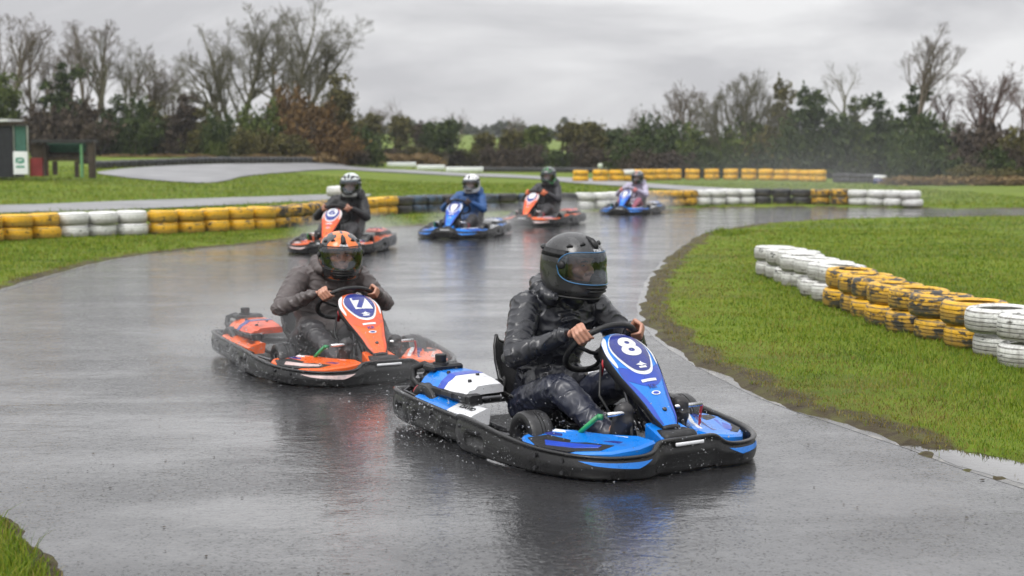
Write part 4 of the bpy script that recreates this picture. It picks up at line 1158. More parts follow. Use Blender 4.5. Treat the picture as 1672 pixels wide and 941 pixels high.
def blade_mat(name, stops):
    m, nt, b = new_mat(name); g = N(nt, 'ShaderNodeNewGeometry'); co = coords(nt, 'Object')
    f = math_n(nt, 'ADD', math_n(nt, 'MULTIPLY', g.outputs['Random Per Island'], .45), math_n(nt, 'MULTIPLY', noise(nt, co, 1.3, 5, .65), .55))
    nt.links.new(ramp(nt, f, stops).outputs[0], b.inputs['Base Color'])
    b.inputs['Roughness'].default_value = .55; b.inputs['Specular IOR Level'].default_value = .22
    b.inputs['Subsurface Weight'].default_value = 0
    tr = N(nt, 'ShaderNodeBsdfTranslucent'); nt.links.new(ramp(nt, f, stops).outputs[0], tr.inputs[0])
    mx = N(nt, 'ShaderNodeMixShader'); mx.inputs[0].default_value = .35
    nt.links.new(b.outputs[0], mx.inputs[1]); nt.links.new(tr.outputs[0], mx.inputs[2]); nt.links.new(mx.outputs[0], nt.nodes['Material Output'].inputs[0])
    return m
M['blade'] = blade_mat('grass blades', [(.24, (.042, .08, .006)), (.42, (.105, .185, .009)), (.58, (.185, .255, .014)), (.78, (.30, .275, .05))])
M['straw'] = blade_mat('dead grass blades', [(.2, (.07, .055, .014)), (.45, (.17, .145, .03)), (.65, (.27, .21, .07)), (.85, (.16, .21, .02))])
def bil(P):   # ground height from the grid
    i = np.clip(np.searchsorted(gx, P[:, 0])-1, 0, ni-2); j = np.clip(np.searchsorted(gy, P[:, 1])-1, 0, nj-2)
    u = (P[:, 0]-gx[i])/(gx[i+1]-gx[i]); v = (P[:, 1]-gy[j])/(gy[j+1]-gy[j]); ZZ = Z.reshape(ni, nj); MM = mud.reshape(ni, nj); SS = sd.reshape(ni, nj)
    f = lambda A: (A[i, j]*(1-u)+A[i+1, j]*u)*(1-v)+(A[i, j+1]*(1-u)+A[i+1, j+1]*u)*v
    return f(ZZ), f(MM), f(SS)
r = np.random.default_rng(11)
def scatter(x0, x1, y0, y1, n, pw=1.6):
    u = r.random(n); a, b = y0**(1-pw), y1**(1-pw); Y = (a+(b-a)*u)**(1/(1-pw)); X = r.uniform(x0, x1, n); return np.column_stack([X, Y])
Pn = np.concatenate([scatter(.8, 9.5, 5.6, 30, 420000, 2.2), scatter(-9.5, -2.2, 13, 30, 90000, 1.4), scatter(-3.4, -1.3, 4.4, 7.6, 42000, 1.2), scatter(-26, 18, 28, 75, 150000, 1.2)])
d_ = ray(0, YH); 
vis = np.abs(Pn[:, 0]/Pn[:, 1]) < .40
Pn = Pn[vis]; zz, mm, ss = bil(Pn)
zz = np.where(Pn[:, 1] > 40, np.maximum(zz, tz(Pn[:, 0], Pn[:, 1])-.01), zz)
nz = perlin(np.column_stack([Pn*3.1, np.zeros(len(Pn))]))
on_track = np.zeros(len(Pn), bool); fz = Pn[:, 1] > 20
for B_ in BACK: on_track[fz] |= inside(Pn[fz], B_)
pz = (Pn[:, 0] > 1) & (Pn[:, 1] < 11); on_track[pz] |= inside(Pn[pz], PUD) & (r.random(pz.sum()) < .93)
corner_ = (Pn[:, 0] < -1.1) & (Pn[:, 1] < 8.5); mm = np.where(corner_, mm*.25, mm)
keep = ~on_track & (ss > np.where(corner_, -.07, -.03)) & (r.random(len(Pn)) > np.clip(mm*.5+.5*nz-.12, 0, .8)) 
G_ = Pn[keep]; hh_ = .021+.012*sstep(.3, 1.5, ss[keep])+.016*np.clip(nz[keep], -.5, 1); hh_ *= np.where(G_[:, 0] < -1, 1.25, 1.0)
wd = .0042*np.maximum(1, G_[:, 1]/9); hh_ = hh_*np.where(G_[:, 1] > 30, 1.5, 1)
dry = r.random(len(G_)) < np.clip(.05+1.8*mm[keep]+.35*(nz[keep] > .38), 0, .88)
tag(blades('grass', G_[~dry], hh_[~dry], wd[~dry], M['blade'], 1, zz[keep][~dry]-.004), kind='stuff')
tag(blades('dead_grass', G_[dry], hh_[dry]*.8, wd[dry], M['straw'], 2, zz[keep][dry]-.004), kind='stuff')
# tall tufts at the bottom left corner and along the verges
tuf = []
for _ in range(420):
    c = (r.uniform(-3.3, -1.65), r.uniform(4.6, 7.6)); tuf.append(np.array(c)+r.normal(0, .05, (40, 2)))
for _ in range(60):
    i = r.integers(0, len(OUTER_R)); c = OUTER_R[i]+r.normal(0, .12, 2)+np.array([-.1, .25]); tuf.append(c+r.normal(0, .07, (30, 2)))
c = np.array(tuple(hit(1160, 383))[:2])
for _ in range(26): tuf.append(c+r.normal(0, 1, 2)*np.array([.35, .7])+np.array([.25, .1])+r.normal(0, .08, (40, 2)))
Pt = np.concatenate(tuf); zz, mm, ss = bil(Pt); kp = (ss > -.02); Pt = Pt[kp]
tag(blades('grass_tufts', Pt, .042+.035*r.random(len(Pt)), .0034*np.maximum(1, Pt[:, 1]/9), M['blade'], 3, zz[kp]-.005), kind='stuff')
# ---- bits of mud and leaf litter on the asphalt
def litter(n, seed):
    r = np.random.default_rng(seed); Pl = []
    Pl.append(np.column_stack([r.uniform(-2.3, 2.5, n), 4.6+r.random(n)**1.5*9]))
    k_ = r.integers(0, len(INNER_W), n//2); Pl.append(INNER_W[k_]+r.normal(0, .12, (n//2, 2))+np.array([-.08, 0]))
    k_ = r.integers(0, len(OUTER_W), n//5); Pl.append(OUTER_W[k_]+r.normal(0, .12, (n//5, 2)))
    P_ = np.concatenate(Pl); P_ = P_[(P_[:, 1] < 24)]
    m = len(P_); K = 6; an = r.uniform(0, 6.28, m); s_ = r.lognormal(-5.55, .5, m); el = r.uniform(.4, 1, m)
    V = []
    for j in range(K):
        a = 2*np.pi*j/K; rr = s_*r.uniform(.6, 1.2, m); x = np.cos(a)*rr; y = np.sin(a)*rr*el
        V.append(np.column_stack([P_[:, 0]+x*np.cos(an)-y*np.sin(an), P_[:, 1]+x*np.sin(an)+y*np.cos(an), .003+s_*.15+0*x]))
    V.append(np.column_stack([P_, .004+s_*.3])); V = np.stack(V, 1).reshape(-1, 3); i = np.arange(m)*(K+1)
    return np_mesh('litter', V, np.concatenate([np.stack([i+j, i+(j+1) % K, i+K], 1) for j in range(K)]))
M['litter'] = blade_mat('mud and leaf litter', [(.2, (.018, .013, .009)), (.6, (.05, .034, .018)), (.9, (.11, .07, .03))])
tag(link('mud_litter', litter(800, 5), M['litter'], None, True), kind='stuff')

# ================================================================== TYRE WALLS
RT_of = lambda n: .268 if 'infield' in n else .295
def tyre_mat(name, paint, thr, under=(.02, .02, .021), dirt=(.10, .085, .06)):
    m, nt, b = new_mat(name); co = coords(nt, 'Object'); oi = N(nt, 'ShaderNodeObjectInfo')
    ad = N(nt, 'ShaderNodeVectorMath', operation='ADD'); sc_ = N(nt, 'ShaderNodeVectorMath', operation='SCALE'); sc_.inputs['Scale'].default_value = 37
    cb = N(nt, 'ShaderNodeCombineXYZ'); [nt.links.new(oi.outputs['Random'], cb.inputs[k]) for k in range(3)]
    nt.links.new(cb.outputs[0], sc_.inputs[0]); nt.links.new(co, ad.inputs[0]); nt.links.new(sc_.outputs[0], ad.inputs[1])
    v = ad.outputs[0]
    n1 = noise(nt, v, 6, 7, .65, .3); n2 = noise(nt, v, 22, 6, .7)
    mp = N(nt, 'ShaderNodeMapping'); mp.inputs['Scale'].default_value = (1, 1, 5); nt.links.new(v, mp.inputs[0])
    n3 = noise(nt, mp.outputs[0], 8, 5, .6)
    f = math_n(nt, 'ADD', math_n(nt, 'MULTIPLY', n1, .6), math_n(nt, 'MULTIPLY', n3, .4))
    f = ramp(nt, f, [(thr, g3(0)), (thr+.05, g3(1))]).outputs[0]
    p2 = ramp(nt, n2, [(.3, tuple(c*.72 for c in paint)), (.6, paint)]).outputs[0]
    c = mixc(nt, f, under, p2)
    sx = N(nt, 'ShaderNodeSeparateXYZ'); nt.links.new(co, sx.inputs[0])
    low = math_n(nt, 'ADD', sx.outputs[2], math_n(nt, 'MULTIPLY', n1, -.16))
    c = mixc(nt, ramp(nt, low, [(0, g3(.55)), (.05, g3(0))]).outputs[0], c, dirt)
    # grime lying in the tread grooves and streaking the sidewalls
    rad = math_n(nt, 'SQRT', math_n(nt, 'ADD', math_n(nt, 'MULTIPLY', sx.outputs[0], sx.outputs[0]), math_n(nt, 'MULTIPLY', sx.outputs[1], sx.outputs[1])))
    gv = math_n(nt, 'MULTIPLY', ramp(nt, math_n(nt, 'DIVIDE', rad, RT_of(name)), [(.955, g3(0)), (.962, g3(1)), (.974, g3(1)), (.982, g3(0))]).outputs[0], ramp(nt, n2, [(.25, g3(.25)), (.6, g3(1))]).outputs[0])
    c = mixc(nt, gv, c, tuple(v*.5 for v in dirt))
    strk = noise(nt, coords(nt, 'Object', (14, 14, 1.2)), 1.0, 5, .7)
    c = mixc(nt, ramp(nt, strk, [(.52, g3(0)), (.72, g3(.5 if 'infield' in name else .22))]).outputs[0], c, dirt)
    nt.links.new(c, b.inputs['Base Color'])
    b.inputs['Roughness'].default_value = .5; b.inputs['Coat Weight'].default_value = .12; b.inputs['Coat Roughness'].default_value = .2
    # tread blocks
    gr = N(nt, 'ShaderNodeTexGradient', gradient_type='RADIAL'); nt.links.new(co, gr.inputs[0])
    w = math_n(nt, 'FRACT', math_n(nt, 'MULTIPLY', gr.outputs[0], 46)); w = math_n(nt, 'GREATER_THAN', w, .16)
    h = math_n(nt, 'ADD', math_n(nt, 'MULTIPLY', w, .8), math_n(nt, 'MULTIPLY', n2, .8))
    bump(nt, b, h, .8, .008); return m
WHITE, YEL = (.84, .84, .82), (.86, .48, .010)
M['tyre_white'] = tyre_mat('white painted tyre', WHITE, .36)
M['tyre_yellow'] = tyre_mat('yellow painted tyre', YEL, .40)
M['tyre_worn'] = tyre_mat('worn yellow tyre', (.74, .41, .012), .44)
M['tyre_very_worn'] = tyre_mat('very worn yellow tyre', (.70, .385, .013), .475)
M['tyre_white_infield'] = tyre_mat('infield white tyre', (.70, .70, .67), .39); M['tyre_worn_infield'] = tyre_mat('infield worn yellow tyre', (.74, .41, .012), .44); M['tyre_vworn_infield'] = tyre_mat('infield very worn yellow tyre', (.70, .385, .013), .475)
M['tyre_black'] = tyre_mat('black tyre', (.04, .045, .05), .5)
M['tyre_blue'] = tyre_mat('faded blue tyre', (.05, .10, .17), .47)
def tyre_mesh(R, h, rim, k=44):
    H = h; pf = [(rim, .10*H), (rim+.008, .03*H), (R*.78, .0), (R*.90, .03*H), (R*.97, .12*H), (R*.995, .24*H), (R, .32*H), (R-.012, .325*H), (R-.012, .355*H), (R, .36*H), (R+.002, .48*H), (R-.012, .485*H), (R-.012, .515*H), (R+.002, .52*H), (R, .64*H), (R-.012, .645*H), (R-.012, .675*H), (R, .68*H), (R*.995, .76*H), (R*.97, .88*H), (R*.90, .97*H), (R*.78, H), (rim+.008, .97*H), (rim, .90*H), (rim+.02, .82*H), (R*.9, .72*H), (R*.93, .5*H), (R*.9, .28*H), (rim+.02, .18*H)]
    mb = MB(); mb.lathe(pf, k, None, True); me = mb.mesh('tyre')
    import bmesh
    bm = bmesh.new(); bm.from_mesh(me); bmesh.ops.recalc_face_normals(bm, faces=bm.faces); bm.to_mesh(me); bm.free(); shade(me); sharp(me, 50); return me
ORD = ['first','second','third','fourth','fifth','sixth','seventh','eighth','ninth','tenth','eleventh','twelfth','thirteenth','fourteenth','fifteenth','sixteenth','seventeenth','eighteenth','nineteenth','twentieth']
def tyre(me, loc, mat, label, group, rz=None):
    o = bpy.data.objects.new('tyre', me); C.objects.link(o)
    o.location = loc; o.rotation_euler = (random.uniform(-.035, .035), random.uniform(-.035, .035), random.uniform(0, 6.28) if rz is None else rz)
    o.scale = (random.uniform(.97, 1.03),)*2+(random.uniform(.96, 1.04),)
    if not me.materials: me.materials.append(M[mat])
    o.material_slots[0].link = 'OBJECT'; o.material_slots[0].material = M[mat]
    return tag(o, label, 'tyre', group)
# right infield wall, near to far
TW = tyre_mesh(.268, .195, .18)
base = catmull([tuple(hit(*p))[:2] for p in [(1800,640),(1715,611),(1632,583),(1575,566),(1531,553),(1482,540),(1439,524),(1393,503),(1348,483),(1303,465),(1270,453),(1236,441)]], 12)
Rw = resample(base, .538); names = {}
Rw = Rw[:18]
for i, p in enumerate(Rw):
    px = 836+F*p[0]/p[1]
    kind = 'white' if px > 1618 else ('worn' if px > 1382 else 'white')
    for lay in (0, 1):
        j = r.normal(0, .02, 2)
        mt = {'white': 'tyre_white_infield', 'worn': 'tyre_worn_infield' if (i+lay) % 3 else 'tyre_vworn_infield'}[kind]
        sec = 'near' if px > 1618 else ('mid' if kind == 'worn' else 'far'); key = (sec, lay); names[key] = names.get(key, 0)+1; od = ORD[names[key]-1]
        row = 'lower' if lay == 0 else 'upper'
        lab = {'near': f'mud-stained white tyre, {od} of the near {row} row before the yellow ones', 'mid': f'scuffed black-yellow infield tyre, {od} from the near white tyres, {row} row', 'far': f'white infield tyre, {row} row, {od} behind the yellow ones'}[sec]
        tyre(TW, (p[0]+j[0], p[1]+j[1], float(tz(*p))+.012+lay*.195), mt, lab, 'tyres of the infield wall')
# long left wall, left to right
TL = tyre_mesh(.295, .235, .19, 32)
base = catmull([tuple(hit(*p))[:2] for p in [(-70,400),(0,396),(70,392),(160,388),(250,385),(340,381),(430,376.5),(500,369),(560,361),(620,354),(700,349.5),(800,346.5),(930,344),(1030,341),(1140,337),(1235,334.5),(1310,335),(1380,336),(1500,339.5)]], 14)
Lw = resample(base, .588); names = {}
for i, p in enumerate(Lw):
    px = 836+F*p[0]/p[1]
    if px > 1502: break
    if px < 72: sec, mt, ds = 'a', 'tyre_yellow', "yellow tyre at the left frame edge"
    elif px < 254: sec, mt, ds = 'b', 'tyre_white', "white tyre between the left yellow runs"
    elif px < 432: sec, mt, ds = 'c', 'tyre_yellow', "bright yellow tyre right of the left white run"
    elif px < 545: sec, mt, ds = 'd', 'tyre_very_worn', "half-black yellow tyre left of the grey helmet"
    elif px < 635: sec, mt, ds = 'e', 'tyre_yellow', "yellow tyre behind the grey-helmeted driver"
    elif px < 925: sec, mt, ds = 'f', ('tyre_blue' if i % 3 else 'tyre_black'), "faded blue-black tyre behind the white helmet"
    elif px < 1010: sec, mt, ds = 'g', 'tyre_white', "white tyre right of the green helmet"
    elif px < 1140: sec, mt, ds = 'h', 'tyre_worn', "dirty yellow tyre behind the farthest kart"
    elif px < 1235: sec, mt, ds = 'i', 'tyre_white', "white tyre right of the farthest kart"
    elif px < 1330: sec, mt, ds = 'j', 'tyre_black', "dark tyre of the far right wall"
    elif px < 1380: sec, mt, ds = 'k', 'tyre_very_worn', "grubby yellow tyre of the far right wall"
    else: sec, mt, ds = 'l', 'tyre_white', "white tyre at the long wall's right end"
    for lay in (0, 1):
        key = (sec, lay); names[key] = names.get(key, 0)+1
        row = 'lower' if lay == 0 else 'upper'; j = r.normal(0, .015, 2)
        o = tyre(TL, (p[0]+j[0], p[1]+j[1], float(tz(*p))+.012+lay*.235), mt, f'{ds}, {ORD[names[key]-1]} from left, {row} row', 'tyres of the long wall')
# white tyre on edge behind kart with the grey helmet
pp = hit(548, 355); o = tyre(TL, (pp.x, pp.y+.75, .50), 'tyre_white', 'white tyre lying on top of the wall behind the grey helmet', 'tyres of the long wall')
# far yellow stacks: two big tyres each
TB = tyre_mesh(.425, .31, .26, 20)
base = catmull([tuple(atd(px, Y))[:2] for px, Y in [(948,79),(1000,79.5),(1050,82),(1110,84),(1200,83.5),(1290,81),(1355,77.5)]], 12)
Bw = resample(base, np.linalg.norm(np.diff(base, axis=0), axis=1).sum()/17.0)
names = {}
for i, p in enumerate(Bw[:18]):
    for lay in (0, 1):
        mt = 'tyre_white' if i == 3 and lay else 'tyre_yellow'
        names[lay] = names.get(lay, 0)+1
        tyre(TB, (p[0], p[1], float(tz(*p))+lay*.31), mt, f'{"large yellow" if mt == "tyre_yellow" else "pale weathered"} tyre, {"top" if lay else "bottom"} of the {ORD[i]} distant stack from left', 'tyres of the distant yellow barrier')
names = {}
for i, px in enumerate(np.linspace(1373, 1428, 5)):
    p = atd(px, 77-.6*i)
    for lay in (0, 1): tyre(TB, (p.x, p.y, p.z+lay*.24), 'tyre_black', f'black tyre right of the distant yellow stacks, {ORD[i]} from left, {"top" if lay else "bottom"}', 'black tyres at the end of the distant barrier').scale = (.95, .95, .75)
# low black tyre lines far left and centre
TS = tyre_mesh(.36, .36, .22, 14)
n_ = 0
for (xa, ya, xb, yb, cnt, ds) in ((158, 276, 330, 268, 26, 'far left beside the loop track'), (330, 268, 620, 265.5, 40, 'along the bank beyond the loop track')):
    for i in range(cnt):
        t = i/(cnt-1); q = hit_t(xa+(xb-xa)*t, ya+(yb-ya)*t)
        tyre(TS, tuple(q), 'tyre_black', f'low black tyre {ds}', 'black tyres ' + ds)
for i in range(34):
    t = i/33; q = atd(795+205*t, 118-6*t); tyre(TS, tuple(q), 'tyre_black', 'black tyre in the low line under the centre hedge', 'black tyres under the centre hedge')
# ================================================================== TREES
def segs_mesh(name, S, k=4):
    S = np.array(S, float); P0, P1, R0, R1 = S[:, :3], S[:, 3:6], S[:, 6], S[:, 7]
    d = P1-P0; d /= np.linalg.norm(d, axis=1)[:, None]+1e-9
    up = np.where(np.abs(d[:, 2:3]) < .9, np.array([[0, 0, 1.]]), np.array([[1., 0, 0]]))
    a = np.cross(d, up); a /= np.linalg.norm(a, axis=1)[:, None]; b = np.cross(d, a)
    n = len(S); V = np.empty((n, 2*k, 3))
    for j in range(k):
        c, s_ = math.cos(2*math.pi*j/k), math.sin(2*math.pi*j/k); o = a*c+b*s_
        V[:, j] = P0+o*R0[:, None]; V[:, k+j] = P1+o*R1[:, None]
    i = np.arange(n)*2*k
    Fq = np.concatenate([np.stack([i+j, i+(j+1) % k, i+k+(j+1) % k, i+k+j], 1) for j in range(k)])
    return np_mesh(name, V.reshape(-1, 3), Fq)
def grow(seed, Hh, stems, spread=.5, levels=4, trunk_h=.30, tr=None, up=.17, dens=1.0, droop=0):
    """returns (thick segments, twig segments), height about Hh"""
    g = np.random.default_rng(seed); thick = []; twig = []
    tr = tr or Hh*.028
    def branch(p, d, ln, r0, lev):
        n = 5 if lev < 2 else (4 if lev < 3 else 3); st_ = ln/n; pts = [p]; dr = d; rr = [r0]
        r1 = r0*(.45 if lev == 0 else .35)
        for i in range(n):
            dr = dr+g.normal(0, .07+.04*lev, 3)+np.array([0, 0, up*(.35 if lev else .1)-droop*lev*.1]); dr = dr/np.linalg.norm(dr)
            q = pts[-1]+dr*st_; ra = r0+(r1-r0)*i/n; rb = r0+(r1-r0)*(i+1)/n
            (thick if lev < 2 else twig).append((*pts[-1], *q, max(ra, .0085), max(rb, .006))); pts.append(q); rr.append(rb)
        if lev >= levels: return
        nc = [8, 6, 6, 5, 4][lev] * dens; nc = int(nc+g.random())
        for c in range(nc):
            t = trunk_h+(1-trunk_h)*g.random()**.75 if lev == 0 else .25+.75*g.random()**.8; x = t*n; i = min(int(x), n-1); f = x-i
            q = pts[i]*(1-f)+pts[i+1]*f; dl = pts[i+1]-pts[i]; dl /= np.linalg.norm(dl)
            pr = g.normal(size=3); pr -= dl*pr.dot(dl); pr /= np.linalg.norm(pr)
            an = g.uniform(.45, 1.0)*spread*1.3; nd = dl*math.cos(an)+pr*math.sin(an)
            branch(q, nd, ln*g.uniform(.38, .62)*(1.15-.45*t), (rr[i]*(1-f)+rr[i+1]*f)*.62, lev+1)
    for s_ in stems:
        d = np.array([s_[0], s_[1], 1.0]); d /= np.linalg.norm(d); ln = Hh*(s_[2] if len(s_) > 2 else .8)
        branch(np.array([s_[0]*.3, s_[1]*.3, -.2]), d, ln, tr*(.8 if len(stems) > 1 else 1), 0)
    return thick, twig
def leaf_cloud(name, seed, blobs, n, size, clumps=60, sig=.16):
    g = np.random.default_rng(seed); tot = sum(b[3]*b[4]*b[5] for b in blobs) ; C_ = []; 
    for (x, y, z, a, b, c) in blobs:
        m = max(6, int(clumps*a*b*c/tot)); d = g.normal(size=(m, 3)); d /= np.linalg.norm(d, axis=1)[:, None]
        rr = g.uniform(.45, 1.02, m)[:, None]; C_.append(np.column_stack([np.array([x, y, z])+d*rr*np.array([a, b, c]), np.full(m, (a+b+c)/3), g.uniform(.6, 1.3, m)]))
    C_ = np.concatenate(C_); k = g.integers(0, len(C_), n)
    P = C_[k, :3]+g.normal(size=(n, 3))*(sig*C_[k, 3]*C_[k, 4])[:, None]*np.array([1.1, 1.1, .85])
    P = P[P[:, 2] > -.02]; n = len(P)
    u = g.normal(size=(n, 3)); u /= np.linalg.norm(u, axis=1)[:, None]; v = np.cross(u, g.normal(size=(n, 3))); v /= np.linalg.norm(v, axis=1)[:, None]
    s_ = size*g.uniform(.6, 1.4, n)[:, None]
    V = np.stack([P-u*s_, P+v*s_*.5, P+u*s_, P-v*s_*.5], 1).reshape(-1, 3); i = np.arange(n)*4
    return np_mesh(name, V, np.stack([i, i+1, i+2, i+3], 1))
def leaf_mat(name, stops, sc_=1.2):
    m, nt, b = new_mat(name); g = N(nt, 'ShaderNodeNewGeometry'); co = coords(nt, 'Object')
    f = math_n(nt, 'ADD', math_n(nt, 'MULTIPLY', g.outputs['Random Per Island'], .4), math_n(nt, 'MULTIPLY', noise(nt, co, sc_, 3, .6), .6))
    nt.links.new(ramp(nt, f, stops).outputs[0], b.inputs['Base Color']); b.inputs['Roughness'].default_value = .7; b.inputs['Specular IOR Level'].default_value = .1
    return m
M['lf_dark'] = leaf_mat('dark evergreen leaves', [(.25, (.022, .038, .014)), (.5, (.042, .062, .020)), (.75, (.075, .095, .028))])
M['lf_green'] = leaf_mat('green leaves', [(.25, (.035, .055, .014)), (.5, (.07, .095, .022)), (.75, (.13, .15, .035))])
M['lf_olive'] = leaf_mat('olive brown leaves', [(.25, (.045, .042, .018)), (.5, (.085, .08, .028)), (.75, (.14, .12, .04))])
M['lf_rust'] = leaf_mat('rust leaves', [(.25, (.055, .036, .018)), (.5, (.11, .068, .028)), (.78, (.20, .12, .045))])
M['lf_brown'] = leaf_mat('brown twiggy hedge', [(.25, (.032, .026, .020)), (.5, (.062, .048, .036)), (.75, (.10, .078, .055))])
M['lf_reed'] = leaf_mat('dead reeds', [(.25, (.12, .08, .035)), (.5, (.22, .15, .07)), (.75, (.32, .24, .11))])
M['lf_far'] = leaf_mat('far trees', [(.25, (.03, .04, .022)), (.5, (.05, .058, .032)), (.75, (.075, .08, .045))])
def bark(name, a, b_):
    return simple(name, tuple((x+y)/2 for x, y in zip(a, b_)), .8, .2, .35, 2.5, .4, 12)
M['bark'] = bark('grey brown bark', (.09, .075, .056), (.17, .14, .105))
M['bark_green'] = bark('mossy bark', (.085, .08, .05), (.15, .14, .088))
M['bark_red'] = bark('reddish bark', (.085, .055, .046), (.14, .095, .08))
def tree(px, Y, top, label, seed, stems, bark_='bark', group=None, leaf=None, reuse=None, width=None, **kw):
    p = atd(px, Y); hgt = (CH-(p.z))+(248-top)/F*Y
    root = empty('bare_tree' if not (leaf and leaf[0] == 'full') else 'tree', p, 0, label, 'tree', group)
    if reuse:
        th, tw = reuse
    else:
        a, b = grow(seed, 10.0, stems, **kw)
        allp = np.array([s[3:6] for s in a+b]); mz = np.percentile(allp[:, 2], 99.8)
        th, tw = segs_mesh('trunk', a, 7), segs_mesh('crown', b, 3)
        th['mz'] = float(mz); tw['w'] = float(np.percentile(np.abs(allp[:, 0]), 98))
    s = hgt/th['mz']; sx = s if width is None else (width/2/F*Y)/tw['w']
    link('trunk', th, M[bark_], root); link('crown', tw, M[bark_], root)
    for c in children(root): c.data.materials[0] = M[bark_] if not reuse else c.data.materials[0]
    root.scale = (sx, sx, s)
    return root, (th, tw)
LS = []
def leafcrown(root, name, seed, blobs, n, size, mat, clumps=70, parent_scale=True):
    o = link(name, leaf_cloud(name, seed, blobs, n, size, clumps), M[mat], root, None)
    sx, _, sz = root.scale; o.scale = (1/sx, 1/sx, 1/sz); return o
st1 = [(0, 0, .85)]
# left belt of bare trees
tA = tree(8, 112, 22, 'tall bare tree at the left edge of the photo behind the dark shed', 21, [(.05, 0, .8), (-.2, .1, .7)], group=None, spread=.6)
tree(62, 116, 55, 'thin bare tree rising left of the dark evergreen crown', 22, [(.0, .05, .85), (.18, 0, .7)], spread=.55)
tree(112, 118, 72, 'low bare tree directly above the dark evergreen crown', 23, [(.1, 0, .8), (-.15, 0, .75)], spread=.6)
tB = tree(148, 114, 36, 'bare tree with two upright leaders right of the dark evergreen', 24, [(.08, 0, .85), (-.1, .05, .8)], spread=.5)
tree(172, 110, 52, 'slender straight ivy-darkened trunk of a bare tree in the left belt', 25, [(.02, 0, .95)], 'bark_green', spread=.45, dens=.9)
tree(208, 115, 66, 'leaning bare tree with mossy limbs left of the open gap', 26, [(.22, 0, .85), (.02, 0, .8)], 'bark_green', spread=.6)
tree(246, 118, 84, 'small round-headed bare tree standing alone against the sky gap', 27, [(.0, 0, .7), (.12, 0, .7), (-.14, 0, .65)], spread=.6)
tree(285, 120, 120, 'low bare tree just left of the big spreading trees', 28, [(.1, 0, .8), (-.1, 0, .8)], spread=.6)
# the big pair
tree(388, 112, 14, 'wide many-stemmed bare tree, the left one of the big pair', 31, [(-.38, 0, .75), (-.16, .1, .9), (.06, 0, .95), (.16, -.1, .85), (-.55, .1, .6)], 'bark_green', spread=.72, levels=4, dens=1.1, up=.13)
tree(468, 110, -16, 'largest bare tree, forked trunk topping the frame, right one of the big pair', 32, [(.02, 0, .95), (.34, .05, .85), (.55, 0, .62), (-.1, .1, .8)], 'bark_green', spread=.75, levels=4, dens=1.15, up=.12)
# right bare trees
tree(1044, 128, 176, 'small bare tree left of the right-hand group above the yellow barrier', 41, [(.05, 0, .8), (-.2, 0, .7)], spread=.65)
tree(1108, 104, 136, 'round-headed bare tree with a single trunk left of the fan-shaped tree', 42, [(.0, 0, .7), (.16, 0, .7), (-.12, 0, .65)], spread=.6)
tree(1206, 92, 118, 'broad fan-shaped bare tree of many pale stems', 43, [(-.55, 0, .7), (-.36, .1, .8), (-.18, 0, .88), (0, .1, .92), (.16, 0, .9), (.32, -.1, .85), (.5, 0, .75)], 'bark_green', spread=.5, dens=1.15, tr=.26, up=.22)
tree(1362, 90, 98, 'narrow ivy-clad tree with bare forked top among the evergreens', 44, [(.02, 0, .95)], 'bark_green', spread=.6, dens=.75)
tree(1496, 80, 42, 'tallest tree on the right, bare two-leader crown over an ivy-dark base', 45, [(.0, 0, .95), (.12, 0, .9)], 'bark', spread=.5, dens=1.0, trunk_h=.42, up=.22)
tree(1606, 78, 104, 'bare tree with reddish seed clusters near the right frame edge', 46, [(.0, 0, .8), (.2, 0, .75), (-.22, 0, .75)], 'bark_red', spread=.6)
tree(1552, 80, 150, 'slim bare tree between the tallest tree and the reddish one', 47, [(.05, 0, .9)], 'bark_red', spread=.5)
tree(1672, 76, 135, 'bare tree cut by the right frame edge', 48, [(-.1, 0, .85), (.15, 0, .8)], 'bark_red', spread=.6)
# thin twig trees poking over the mid hedge
for k_, (px, top, ds) in enumerate([(622, 165, 'thin bare tree standing over the round-headed hedge trees left of centre'), (646, 160, 'wispy bare tree between two round-headed hedge trees'), (705, 190, 'twiggy tree left of the darkest hedge tree'), (742, 178, 'small feathery bare tree above the darkest hedge tree'), (838, 188, 'grey bare tree over the far dark wood'), (1018, 200, 'round grey bare tree on the skyline beside the right-hand group')]):
    tree(px, 150, top, ds, 60+k_, [(.05, 0, .8), (-.1, 0, .75)], spread=.6, levels=3)
# seed clusters and ivy
def shrub_meshes(n, seeds):
    out = []
    for s in seeds:
        g = np.random.default_rng(s); bl = []
        for _ in range(5):
            a = g.uniform(.32, .6); bl.append((g.uniform(-.5, .5), g.uniform(-.4, .4), g.uniform(.25, .95)*.75, a, a*.9, g.uniform(.3, .5)))
        bl.append((0, 0, .35, .75, .6, .42))
        out.append(leaf_cloud('foliage', s, bl, n, .055, 90, .20))
    return out
def tall_meshes(n, seeds):
    out = []
    for s in seeds:
        g = np.random.default_rng(s); bl = [(0, 0, .5, .62, .55, .6)]
        for k in range(8):
            a = g.uniform(.30, .48)*(1-.25*k/8); bl.append((g.uniform(-.35, .35)*(1-.4*k/8), g.uniform(-.3, .3), .35+1.45*k/8+g.uniform(-.1, .1), a, a*.9, a*g.uniform(.8, 1.1)))
        out.append(leaf_cloud('foliage', s, bl, n, .05, 110, .20))
    return out
SH = shrub_meshes(4200, [101, 102, 103, 104, 105, 106]); SHT = tall_meshes(5600, [111, 112, 113, 114])
TR_ = [segs_mesh('stem', [(0, 0, -.1, math.sin(a)*.5, math.cos(a)*.4, .75, .03, .012) for a in np.linspace(0, 6.1, 7)], 4)]
for me in SH+SHT:
    V = np.array([v.co for v in me.vertices]); me['top'] = float(np.percentile(V[:, 2], 99)); me['wd'] = float(np.percentile(np.abs(V[:, 0]), 98))
